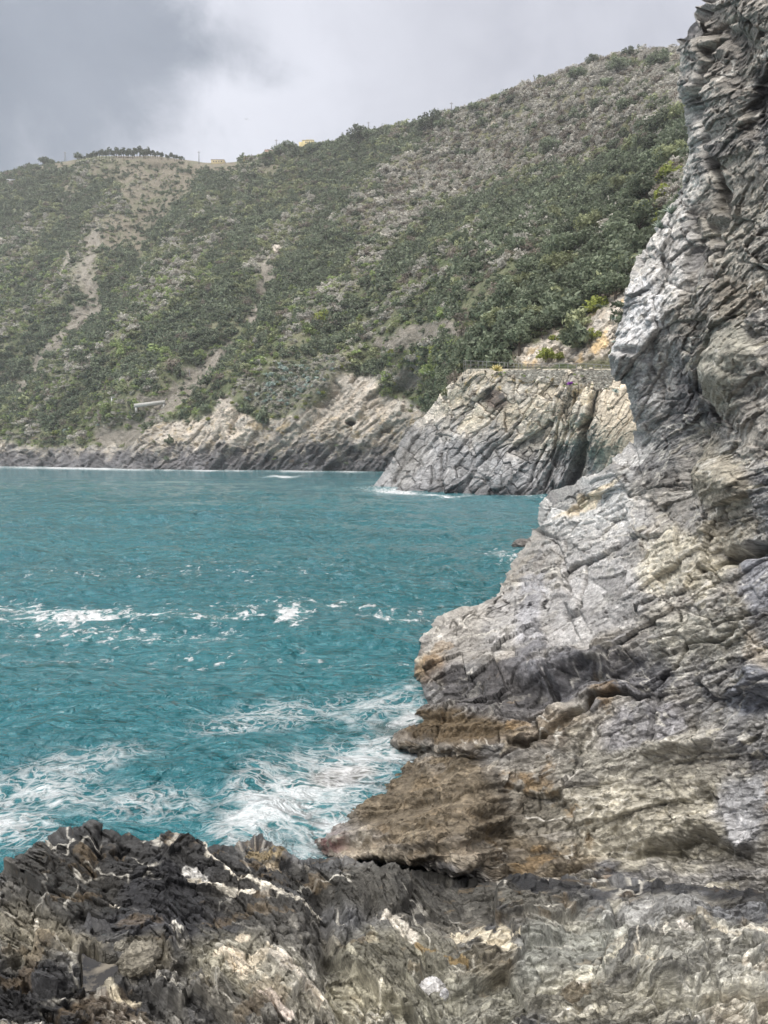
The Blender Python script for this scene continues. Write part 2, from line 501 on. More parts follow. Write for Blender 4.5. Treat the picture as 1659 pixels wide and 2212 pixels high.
def mineral(R, base, cold, warm, dark, cream, wvein=1.0, var=1.0):
    """albedo of a slate face from its blocks: cold and warm greys, darker and paler blocks, cream flakes, veins"""
    base, cold, warm, dark, cream = (np.array(c, f32) for c in (base, cold, warm, dark, cream))
    n = R['lo'][..., None]
    c = mix(cold, warm, np.clip(0.5 + 1.6 * fbm(R['Q'] * 0.6, 3, 61)[..., None] + 0.5 * (R['b1'][..., None] - 0.5), 0, 1))
    c = mix(c, base, 0.35)
    k = R['a2'][..., None]
    c = c * (1 + var * (0.55 * (R['a1'][..., None] - 0.5) + 0.45 * (k - 0.5) + 0.35 * (R['a3'][..., None] - 0.5)))
    c = mix(c, dark, smooth(0.80, 0.9, R['b2'])[..., None] * 0.75)
    c = mix(c, cream, (smooth(0.86, 0.93, R['b3']) * smooth(0.3, 0.6, R['a2']))[..., None] * 0.8)
    c = mix(c, np.array((0.62, 0.60, 0.54), f32), np.clip(R['vein'] * wvein, 0, 1)[..., None])
    return c

def tint(c, m, colr, keep=0.5):
    """local stone colour, plus overhang shade in one cliff patch: pulls the colour towards colr by mask m while keeping the block to block variation"""
    lum = c.mean(-1, keepdims=True); ref = 0.24
    t = np.array(colr, f32) * mix(1.0, np.clip(lum / ref, 0.35, 2.2), keep)
    return mix(c, t, np.clip(m, 0, 1)[..., None])

def relief(name, PXg, Yg, PYg, detail, colour, mat, disp=1.0, up=0.0, face=2.2, post=None, keep=None, **props):
    P = at(PXg, PYg, Yg)
    n0 = grid_normals(P)
    toC = CAM - P
    n0 *= np.sign((n0 * toC).sum(-1, keepdims=True) + 1e-9)
    # smooth normals so blocks grow in a steady direction
    n = n0.copy()
    for _ in range(6):
        n[1:-1, 1:-1] = (n[1:-1, 1:-1] * 2 + n[2:, 1:-1] + n[:-2, 1:-1] + n[1:-1, 2:] + n[1:-1, :-2]) / 6
    if up:
        n = n * (1 - up) + np.array([0, 0, 1.0]) * up
    n /= np.linalg.norm(n, axis=-1, keepdims=True)
    vdir = toC / np.linalg.norm(toC, axis=-1, keepdims=True)
    n = n + face * vdir
    n /= np.linalg.norm(n, axis=-1, keepdims=True)
    R = detail(P, PXg, PYg)
    P2 = P + n * (R['d'] * disp)[..., None]
    if post is not None:
        P2 = post(P2, PXg, PYg, R)
    c, wet = colour(R, P2, PXg, PYg)
    me = mesh_np(name, P2.reshape(-1, 3), grid_faces(*PXg.shape, keep), (mat,),
                 {'col': np.clip(c, 0.01, 0.8).reshape(-1, 3), 'wet': np.clip(wet, 0, 1).ravel()}, True)
    o = link(name, me, **props)
    return o, P2

def warped(px, py, amp, sc, seed=0):
    z = np.stack([px / sc, py / sc, np.zeros_like(px)], -1)
    return px + amp * fbm(z, 4, seed + 71), py + amp * fbm(z + 31.7, 4, seed + 72)

MAT_ROCK_NEAR = rock_mat("slate_near", 9.0, 0.016)
MAT_ROCK_CLIFF = rock_mat("slate_cliff", 3.2, 0.05)
MAT_ROCK_FAR = rock_mat("limestone_headland", 0.8, 0.16)

# ---------------------------------------------------------------- the cliff on the right
CL = [(1535, -80, 24), (1480, 90, 25), (1475, 180, 24.5), (1490, 330, 23.5), (1480, 400, 23.5), (1400, 530, 24), (1352, 640, 22.8), (1335, 740, 22.4),
      (1360, 830, 22.2), (1375, 900, 22.2), (1378, 960, 22.6), (1300, 1020, 24.0), (1250, 1050, 28), (1180, 1090, 31), (1165, 1150, 31), (1100, 1240, 28.5),
      (1075, 1290, 26), (950, 1340, 21), (900, 1430, 18.2), (890, 1520, 17.0), (850, 1592, 15.2), (905, 1640, 14.0), (845, 1680, 13.2), (800, 1740, 12.1),
      (690, 1810, 11.0), (700, 1850, 10.4),
      (1570, 300, 19.3), (1530, 500, 19.0), (1540, 650, 17.2), (1440, 600, 20.8), (1450, 800, 20.2), (1440, 900, 20.4), (1470, 1000, 18.6), (1659, 500, 14.6), (1659, 0, 17.5), (1659, 250, 16),
      (1600, 800, 14.6), (1659, 1000, 11.6), (1300, 1200, 19.5), (1200, 1400, 15.8), (1450, 1300, 13), (1600, 1300, 10.9), (1080, 1450, 15.9),
      (1000, 1560, 14.3), (1300, 1600, 11.6), (1000, 1680, 12.4), (1300, 1750, 10.6), (1659, 1600, 9.2), (800, 1800, 11.0), (850, 1845, 10.3),
      (1000, 1860, 10.2), (1300, 1890, 9.5), (1659, 1920, 8.4), (1850, 1000, 9.2), (1850, 0, 15), (1850, 1900, 7.4),
      (1000, 1990, 8.7), (1150, 1930, 9.0), (1100, 1890, 9.7), (1659, 2010, 8.0)]
cliff_depth = tps(CL)
XL = np.array([(-90, 1540), (0, 1533), (30, 1520), (60, 1495), (90, 1478), (130, 1476), (180, 1477), (240, 1484), (330, 1490), (370, 1478), (400, 1478), (440, 1462), (480, 1432),
               (530, 1402), (590, 1368), (640, 1352), (740, 1336), (800, 1334), (830, 1352), (880, 1366), (930, 1378), (960, 1374), (985, 1342), (1020, 1298),
               (1050, 1250), (1072, 1195), (1090, 1178), (1150, 1163), (1185, 1135), (1240, 1098), (1290, 1075), (1310, 1030), (1325, 985), (1340, 948), (1375, 920), (1430, 897),
               (1480, 892), (1520, 890), (1555, 902), (1575, 880), (1592, 850), (1605, 845), (1622, 880), (1640, 904), (1660, 870), (1680, 842), (1740, 800), (1775, 742), (1800, 694),
               (1815, 686), (1850, 695), (1868, 740), (1885, 840), (1905, 930), (2000, 980)], float)

def cliff_grid(dy=2.1, nc=470, next_=16):
    py = np.arange(-85, 1985, dy)
    xl = np.interp(py, XL[:, 0], XL[:, 1])
    s = np.linspace(0, 1, nc) ** 1.12
    px = xl[:, None] + (1810 - xl[:, None]) * s[None]
    PYg = np.broadcast_to(py[:, None], px.shape).copy()
    Y = cliff_depth(px, PYg)
    # the tidal shelf: a low table just above the water, dropping into a narrow channel in front
    dr = ray(px, PYg)
    zt = 0.34 + 1.1 * smooth(20, 330, px - xl[:, None]) + 0.5 * smooth(1720, 1600, PYg) * smooth(0, 120, px - xl[:, None])
    front = np.interp(px, [640, 700, 760, 850, 990, 1060, 1900], [1846, 1850, 1858, 1866, 1884, 1975, 2100])
    zt = mix(zt, -0.35, smooth(-4, 7, PYg - front))
    Ysh = (zt - 6.0) / dr[..., 2] * dr[..., 1]
    wsh = smooth(1120, 980, px) * smooth(1578, 1615, PYg)
    wsh = np.maximum(wsh, smooth(1060, 1000, px) * smooth(-4, 7, PYg - front))
    Y = mix(Y, Ysh, wsh)
    # the edge turns away from the viewer
    e = np.clip((px - xl[:, None]) / 46.0, 0, 1)
    Y = Y * (1 + 0.07 * (1 - np.sqrt(1 - (1 - e) ** 2 + 1e-6)))
    j = np.arange(next_, 0, -1)
    pe = xl[:, None] + 0.35 * j[None] ** 1.3
    Ye = Y[:, :1] * (1 + 0.022 * j[None] ** 1.35)
    return np.hstack([pe, px]), np.vstack([py] * (nc + next_)).T.copy(), np.hstack([Ye, Y]), next_

def cliff_detail(P, px, py):
    bx, by = warped(px, py, 70, 160, 1)
    w3 = smooth(1080, 900, by); w1 = smooth(1560, 1760, by); w2 = np.clip(1 - w3 - w1, 0, 1)
    R = zones(px, py, P, [(50, w3), (24, w2), (7, w1)], 112.0, 3, 1.55)
    R2 = R
    wx, wy = warped(px, py, 60, 120, 2)
    mpp = np.linalg.norm(P - CAM, axis=-1) / F
    d = R['d'] * mpp * mix(0.80, 1.05, smooth(1000, 1300, py))
    # larger forms: overhang, smooth shields, ledges
    rec = 0.4 * blob(wx, wy, 1440, 850, 50, 90, -20) + 0.7 * blob(wx, wy, 1490, 1000, 30, 60) + 0.9 * blob(wx, wy, 1640, 200, 26, 60) + 0.5 * blob(wx, wy, 1380, 752, 22, 12) \
        + 0.8 * blob(wx, wy, 1560, 90, 30, 70, -20) + 0.55 * blob(wx, wy, 1230, 1465, 170, 26, -8) + 0.55 * blob(wx, wy, 1600, 1195, 60, 14) + 0.6 * blob(wx, wy, 1230, 1868, 60, 15) \
        + 0.5 * blob(wx, wy, 1510, 560, 18, 110, 12) + 0.35 * blob(wx, wy, 1010, 1480, 70, 30, -15) + 0.4 * blob(wx, wy, 1470, 1835, 190, 16, 4) + 0.4 * blob(wx, wy, 1180, 1500, 60, 30)
    sm = np.maximum.reduce([blob(wx, wy, 1575, 790, 52, 92, 8) ** 2, blob(wx, wy, 1560, 1010, 55, 55) ** 2, 0.9 * blob(wx, wy, 1300, 1290, 110, 60, -30),
                            0.8 * blob(wx, wy, 1620, 1270, 30, 60), 0.9 * blob(wx, wy, 1610, 1745, 55, 70), 0.6 * blob(wx, wy, 1010, 1390, 70, 30, -25)])
    out = 0.9 * blob(wx, wy, 1575, 790, 60, 100, 8) + 0.5 * blob(wx, wy, 1560, 1020, 60, 60) + 0.5 * blob(wx, wy, 1625, 1480, 40, 40) + 0.5 * blob(wx, wy, 1360, 760, 40, 60, 20) \
        + 0.35 * blob(wx, wy, 1250, 1420, 180, 18, -12) + 0.3 * blob(wx, wy, 1110, 1530, 130, 16, 10) + 0.4 * blob(wx, wy, 1480, 1610, 150, 20, -14) + 0.35 * blob(wx, wy, 1500, 1790, 160, 30, 2)
    d = d * (1 - 0.72 * sm) + out - rec
    for pts, w_, dep in (([(1285, 1230), (1255, 1275), (1215, 1320)], 5, 0.5), ([(1178, 1525), (1173, 1470), (1176, 1400)], 4, 0.4),
                         ([(1510, 720), (1515, 880), (1500, 1000)], 7, 0.6), ([(1380, 1500), (1300, 1520), (1160, 1590), (1120, 1620)], 6, 0.35),
                         ([(1640, 1340), (1540, 1390), (1430, 1450), (1350, 1490)], 5, 0.3), ([(1659, 1180), (1560, 1190), (1500, 1230)], 6, 0.4),
                         ([(1240, 1060), (1215, 1180), (1220, 1260)], 4, 0.3), ([(1540, 60), (1500, 260), (1560, 420), (1530, 620)], 10, 0.7),
                         ([(1090, 1620), (1200, 1580), (1330, 1500)], 5, 0.3)):
        dd, _ = polyd(wx, wy, pts)
        d = d - dep * np.exp(-(dd / w_) ** 2)
    # the tidal shelf is lower relief: knobbly crust instead of blocks
    shelf = smooth(0.25, 0.7, np.maximum(blob(wx, wy, 930, 1765, 230, 95, 8), blob(wx, wy, 960, 1590, 130, 45)))
    knob = 0.16 * (ridged(P.astype(f32) * 2.6, 4, 77) - 0.5) + 0.07 * fbm(P.astype(f32) * 9, 3, 78)
    bands = 0.10 * np.sin((py + 0.25 * (px - 700) + 40 * fbm(np.stack([px / 200, py / 60, px * 0], -1), 3, 5)) / 9.0)
    lowsh = smooth(1120, 1000, px) * smooth(1590, 1640, py)
    shelf = np.maximum(shelf, lowsh)
    d = mix(d, d * 0.55 + knob + bands, shelf)
    d = mix(d, np.clip(d + 0.05, -0.05, 0.4), lowsh)
    # honeycomb weathering low on the right
    tf = smooth(0.2, 0.6, blob(wx, wy, 1420, 1775, 220, 80, 3))
    hc = facets(P.astype(f32) * 4.5, 90, 0.2)
    d = d - tf * 0.16 * smooth(0.45, 0.0, np.minimum(hc[1] * -1 + 0.45, 0.45)) * 0.6 + tf * 0.06 * hc[0]
    slope_ = np.abs(np.gradient(np.linalg.norm(P - CAM, axis=-1), axis=1)) / np.maximum(np.abs(np.gradient(px, axis=1)), 0.05) / mpp
    R['d'] = d * np.clip(1 + 0.12 * slope_, 1, 1.3)
    R['shelf'] = shelf; R['sm'] = sm; R['R2'] = R2; R['w'] = (wx, wy); R['tf'] = tf
    return R

def cliff_colour(R, P, px, py):
    wx, wy = R['w']; R2 = R['R2']
    c = mineral(R, (0.30, 0.295, 0.285), (0.285, 0.284, 0.284), (0.36, 0.325, 0.27), (0.12, 0.12, 0.13), (0.50, 0.47, 0.39), 0.9, 0.6)
    c = c * (1 + 0.35 * (R['a4'][..., None] - 0.5))
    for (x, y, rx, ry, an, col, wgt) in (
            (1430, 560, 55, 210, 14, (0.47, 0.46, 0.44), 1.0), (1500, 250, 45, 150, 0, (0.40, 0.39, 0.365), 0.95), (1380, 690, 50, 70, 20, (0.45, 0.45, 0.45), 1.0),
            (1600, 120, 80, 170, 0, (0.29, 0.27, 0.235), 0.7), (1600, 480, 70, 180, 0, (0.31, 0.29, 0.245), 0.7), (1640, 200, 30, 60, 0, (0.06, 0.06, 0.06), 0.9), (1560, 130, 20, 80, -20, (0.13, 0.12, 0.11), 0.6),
            (1468, 860, 34, 70, -12, (0.11, 0.11, 0.115), 0.9), (1385, 850, 55, 140, 0, (0.40, 0.395, 0.385), 1.0), (1490, 700, 50, 50, 0, (0.17, 0.155, 0.13), 0.7), (1575, 790, 60, 100, 8, (0.30, 0.29, 0.245), 1.0),  # first blob: dark rock, with the overhang's shade put into its colour
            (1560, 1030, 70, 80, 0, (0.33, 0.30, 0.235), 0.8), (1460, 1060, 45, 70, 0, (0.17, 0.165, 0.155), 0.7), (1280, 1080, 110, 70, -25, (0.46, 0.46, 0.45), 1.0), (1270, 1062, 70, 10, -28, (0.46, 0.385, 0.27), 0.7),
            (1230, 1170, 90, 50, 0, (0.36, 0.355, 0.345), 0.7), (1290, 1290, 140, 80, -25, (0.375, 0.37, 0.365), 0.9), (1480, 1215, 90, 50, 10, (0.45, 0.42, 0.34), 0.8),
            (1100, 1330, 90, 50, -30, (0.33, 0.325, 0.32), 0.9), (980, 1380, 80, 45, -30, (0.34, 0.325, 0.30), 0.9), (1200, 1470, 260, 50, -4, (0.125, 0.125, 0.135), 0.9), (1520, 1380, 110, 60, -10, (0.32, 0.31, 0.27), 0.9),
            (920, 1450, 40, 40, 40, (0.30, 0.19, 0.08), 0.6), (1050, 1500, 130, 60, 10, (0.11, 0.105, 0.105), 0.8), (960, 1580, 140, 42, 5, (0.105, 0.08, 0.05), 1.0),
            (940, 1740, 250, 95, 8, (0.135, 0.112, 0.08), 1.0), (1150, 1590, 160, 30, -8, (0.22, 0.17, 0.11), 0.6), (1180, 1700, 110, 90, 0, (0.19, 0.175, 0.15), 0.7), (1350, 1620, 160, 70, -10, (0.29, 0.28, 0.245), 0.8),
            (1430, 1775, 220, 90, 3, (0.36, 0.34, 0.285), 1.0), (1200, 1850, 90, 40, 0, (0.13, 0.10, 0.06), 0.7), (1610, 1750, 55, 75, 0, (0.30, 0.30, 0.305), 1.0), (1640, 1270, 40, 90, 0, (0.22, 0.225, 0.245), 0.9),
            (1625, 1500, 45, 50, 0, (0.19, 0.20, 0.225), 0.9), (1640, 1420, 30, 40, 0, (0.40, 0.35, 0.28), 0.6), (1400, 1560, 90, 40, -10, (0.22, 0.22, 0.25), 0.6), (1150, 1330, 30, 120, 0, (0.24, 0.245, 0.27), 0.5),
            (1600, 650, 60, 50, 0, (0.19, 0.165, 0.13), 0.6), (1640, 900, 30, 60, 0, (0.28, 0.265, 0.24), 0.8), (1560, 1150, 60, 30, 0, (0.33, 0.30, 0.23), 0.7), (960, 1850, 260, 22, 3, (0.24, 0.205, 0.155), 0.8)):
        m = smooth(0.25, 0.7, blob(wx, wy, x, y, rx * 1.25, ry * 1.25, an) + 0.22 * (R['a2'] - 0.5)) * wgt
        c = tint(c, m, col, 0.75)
    # veins and flakes again on top of the local colours
    vv = np.maximum(R['vein'] * 0.9, R2['vein'] * 0.8) * (1 - R['shelf'])
    c = mix(c, np.array((0.62, 0.60, 0.55), f32), np.clip(vv, 0, 1)[..., None])
    nz = fbm(P.astype(f32) * 1.4, 5, 91)
    flake = smooth(0.22, 0.30, nz) * (0.35 + 0.65 * smooth(0.4, 0.8, np.maximum(blob(wx, wy, 1430, 560, 120, 420), blob(wx, wy, 1480, 1150, 230, 300)))) * (1 - R['shelf'])
    c = mix(c, np.array((0.56, 0.54, 0.48), f32), (flake * 0.55)[..., None])
    och = smooth(0.27, 0.36, fbm(P.astype(f32) * 0.9 + 13, 5, 95)) * smooth(1250, 1450, py)
    c = mix(c, np.array((0.30, 0.19, 0.075), f32), (och * 0.4 * (1 - 0.7 * R['shelf']))[..., None])
    # algae crust and the pink tide line
    al = R['shelf'] * (0.6 + 0.4 * (R2['a1'] > 0.3))
    pat = smooth(0.1, 0.25, fbm(P.astype(f32) * 2.2, 4, 97))
    c = mix(c, c * np.array((1.35, 1.3, 1.25), f32), (al * pat * 0.6)[..., None])
    pink = blob(px, py, 712, 1822, 34, 26) * smooth(0.0, 0.2, fbm(P.astype(f32) * 5, 3, 98) + 0.15)
    c = mix(c, np.array((0.20, 0.10, 0.105), f32), (pink * 0.85)[..., None])
    lowz = smooth(0.45, 0.05, P[..., 2])
    wet = np.clip(lowz + 0.75 * smooth(0.55, 0.8, blob(wx, wy, 900, 1800, 260, 60, 10)) * (R2['a2'] > 0.5), 0, 1)
    c = c * (1 - 0.35 * lowz[..., None])
    return c, wet

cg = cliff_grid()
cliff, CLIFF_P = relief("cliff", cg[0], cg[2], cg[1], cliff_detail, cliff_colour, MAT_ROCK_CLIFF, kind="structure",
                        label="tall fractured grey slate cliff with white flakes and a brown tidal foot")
CLIFF_PX, CLIFF_PY = cg[0], cg[1]
print("cliff", round(time.time() - T0, 1))

# ---------------------------------------------------------------- the rocks in front
FT = np.array([(-140, 1905), (0, 1888), (40, 1862), (70, 1845), (105, 1815), (140, 1795), (170, 1792), (200, 1783), (212, 1796), (217, 1806), (230, 1800), (255, 1800), (262, 1806), (280, 1800), (300, 1812),
               (318, 1822), (335, 1814), (365, 1804), (385, 1808), (410, 1824), (445, 1840), (470, 1829), (505, 1835), (530, 1822), (560, 1820), (600, 1830), (628, 1852),
               (660, 1860), (700, 1856), (760, 1860), (830, 1876), (900, 1886), (985, 1903), (1050, 1908), (1100, 1899), (1200, 1904), (1300, 1900), (1400, 1906), (1500, 1916), (1659, 1930), (1810, 1940)], float)
fore_depth = tps([(0, 1890, 6.6), (200, 1790, 7.0), (370, 1810, 7.1), (560, 1820, 7.4), (760, 1865, 7.8), (1000, 1905, 8.0), (1300, 1905, 8.0), (1659, 1932, 7.7), (-140, 1905, 6.3), (1810, 1940, 7.4),
                  (100, 2000, 4.8), (400, 1980, 5.35), (800, 2000, 5.9), (1200, 2000, 5.9), (1600, 2000, 6.0), (0, 2230, 3.3), (400, 2230, 3.45), (800, 2230, 3.55), (1200, 2230, 3.5), (1659, 2230, 3.5),
                  (200, 2090, 4.15), (600, 2090, 4.2), (1000, 2100, 4.5), (1400, 2090, 4.4), (1500, 2150, 4.0), (400, 2340, 2.95), (1200, 2340, 2.95)])
POOLS = [[(171, 2068), (182, 2063), (196, 2072), (215, 2082), (236, 2084), (250, 2086), (254, 2100), (262, 2116), (256, 2126), (240, 2132), (214, 2136), (190, 2138), (168, 2133), (172, 2100)],
         [(90, 2049), (100, 2046), (113, 2050), (114, 2057), (104, 2061), (92, 2057)],
         [(92, 2166), (112, 2172), (140, 2188), (152, 2200), (130, 2202), (104, 2190)],
         [(195, 2022), (206, 2026), (222, 2033), (224, 2038), (208, 2036), (194, 2028)]]

def fore_grid(nr=430, dx=1.75, next_=14):
    px = np.arange(-140, 1812, dx)
    top = np.interp(px, FT[:, 0], FT[:, 1])
    t = np.linspace(0, 1, nr)
    PYg = top[None] + (2330 - top[None]) * (t[:, None] ** 1.1)
    PXg = np.broadcast_to(px[None], PYg.shape).copy()
    Y = fore_depth(PXg, PYg)
    e = np.clip((PYg - top[None]) / 26.0, 0, 1)
    Y = Y * (1 + 0.06 * (1 - np.sqrt(1 - (1 - e) ** 2 + 1e-6)))
    j = np.arange(next_, 0, -1)[:, None]
    pe = top[None] + 0.5 * j ** 1.25
    Ye = Y[:1] * (1 + 0.018 * j ** 1.3)
    return np.vstack([np.broadcast_to(px[None], pe.shape), PXg]), np.vstack([pe, PYg]), np.vstack([Ye, Y])

def fore_detail(P, px, py):
    wx, wy = warped(px, py, 34, 90, 6)
    bx, by = warped(px, py, 80, 170, 8)
    w1 = smooth(620, 440, bx); w3 = smooth(900, 1080, bx); w2 = np.clip(1 - w1 - w3, 0, 1)
    R = zones(px, py, P, [(-28, w1), (-46, w2), (12, w3)], 140.0, 13, 1.5, 0.24)
    R2 = R
    Pf = P.astype(f32)
    # fold: thin upright leaves of slate fanning over the left hand mass
    fold = smooth(0.2, 0.55, np.maximum(blob(wx, wy, 330, 1930, 330, 150, 6), blob(wx, wy, 900, 1960, 300, 90, 5)))
    ang = np.arctan2(wy - 2250, wx - 380)
    leaf = ridged(np.stack([ang * 26, np.hypot(wx - 380, wy - 2250) / 120, px * 0], -1), 3, 21) - 0.5
    mpp = np.linalg.norm(P - CAM, axis=-1) / F
    d = R['d'] * mpp * (1.5 - 0.45 * fold) + fold * 0.012 * leaf
    pit = facets(Pf * np.array([26, 26, 26], f32), 33, 0.1)
    pits = smooth(0.32, 0.75, pit[1] + 0.1) * (pit[2] > 0.45)
    pm = smooth(0.0, 0.3, fbm(Pf * 1.5, 3, 34) + 0.1) * smooth(0.3, 0.8, np.maximum(blob(wx, wy, 330, 1930, 260, 130), 0.7 * blob(wx, wy, 120, 2100, 160, 100)))
    d = d - 0.022 * pits * pm
    for pts, w_, amp in (([(320, 2030), (330, 1930), (372, 1815)], 60, 0.16), ([(372, 1812), (445, 1850), (520, 1900), (640, 1960)], 26, 0.14), ([(150, 1900), (200, 1790)], 30, 0.14),
                         ([(60, 1920), (120, 1970), (170, 2030), (260, 2060)], 24, 0.14), ([(440, 2140), (540, 2050), (640, 2120), (710, 2200)], 56, 0.17), ([(1030, 2030), (1130, 2010), (1200, 2000)], 34, 0.10),
                         ([(1390, 2050), (1470, 2010), (1650, 2060)], 60, 0.30), ([(1440, 2120), (1640, 2150)], 50, 0.24), ([(1340, 1965), (1400, 1945), (1500, 1940)], 26, 0.14), ([(1140, 2030), (1180, 2060), (1330, 2020)], 60, 0.13),
                         ([(650, 2020), (560, 1960), (450, 1960)], 40, 0.12), ([(860, 1995), (930, 2030), (1000, 2060)], 26, 0.10), ([(270, 2065), (310, 2075)], 26, 0.10)):
        dd, _ = polyd(wx, wy, pts)
        d = d + amp * np.exp(-(dd / w_) ** 2)
    for pts, w_, amp in (([(690, 1935), (716, 1990), (708, 2060), (716, 2100), (732, 2146), (744, 2230)], 20, 0.24), ([(212, 1800), (214, 1870), (222, 1920)], 7, 0.14), ([(262, 1805), (258, 1850)], 6, 0.10),
                         ([(712, 2070), (770, 2000), (815, 1950)], 14, 0.18), ([(1425, 2180), (1530, 2186), (1650, 2180)], 8, 0.35), ([(1390, 2080), (1440, 2110), (1520, 2160)], 9, 0.16), ([(1330, 1985), (1325, 1940), (1320, 1925)], 7, 0.14),
                         ([(980, 2160), (900, 2190), (860, 2230)], 12, 0.18), ([(1210, 1985), (1290, 1990), (1390, 1990)], 8, 0.12), ([(900, 1955), (1000, 1975), (1090, 1985)], 12, 0.14), ([(1130, 2120), (1240, 2160), (1330, 2200)], 9, 0.12),
                         ([(310, 2070), (420, 2110), (450, 2150)], 10, 0.12), ([(410, 2040), (340, 2080), (330, 2130)], 9, 0.10), ([(560, 1990), (640, 2010), (700, 2000)], 7, 0.08)):
        dd, _ = polyd(wx, wy, pts)
        d = d - 0.75 * amp * np.exp(-(dd / (1.25 * w_)) ** 2)
    ledge = smooth(0.25, 0.6, np.maximum(blob(wx, wy, 1400, 1928, 330, 22, 2), 0))
    d = d * (1 - 0.6 * ledge)
    slab = smooth(0.35, 0.7, np.maximum.reduce([blob(wx, wy, 1400, 1962, 80, 24, -8), blob(wx, wy, 1240, 2050, 90, 60, -30), blob(wx, wy, 1440, 2030, 45, 40), 0.9 * blob(wx, wy, 1560, 2130, 100, 60), blob(wx, wy, 590, 2090, 110, 50, 20)]))
    d = d * (1 - 0.22 * slab)
    d = ease_cliffs(d, px, py, mpp, 7.5, 2)
    R['d'] = d; R['R2'] = R2; R['w'] = (wx, wy); R['fold'] = fold; R['ledge'] = ledge; R['slab'] = slab; R['leaf'] = leaf
    return R

POOL_Z = []
def fore_post(P, px, py, R):
    for poly in POOLS:
        c = np.mean(poly, 0)
        m = inside(px, py, poly)
        z0 = float(np.percentile(P[..., 2][m], 50)) - 0.02
        # water stands level: find the ring of stone round it
        a = np.array(poly, float)
        dd, _ = polyd(px, py, np.vstack([a, a[:1]]))
        k = np.where(m, smooth(-1, 7, dd), 0)
        nzp = fbm(P.astype(f32) * 11, 3, 64)
        P[..., 2] = mix(P[..., 2], np.minimum(P[..., 2], z0 - 0.11 + 0.09 * nzp), np.clip(k * 1.6, 0, 1))
        ring = np.where(m, 0, smooth(24, 8, dd))
        P[..., 2] = mix(P[..., 2], np.maximum(P[..., 2], z0 + 0.015 + 0.05 * nzp), np.clip(ring * 1.4, 0, 1))
        POOL_Z.append(z0)
    return P

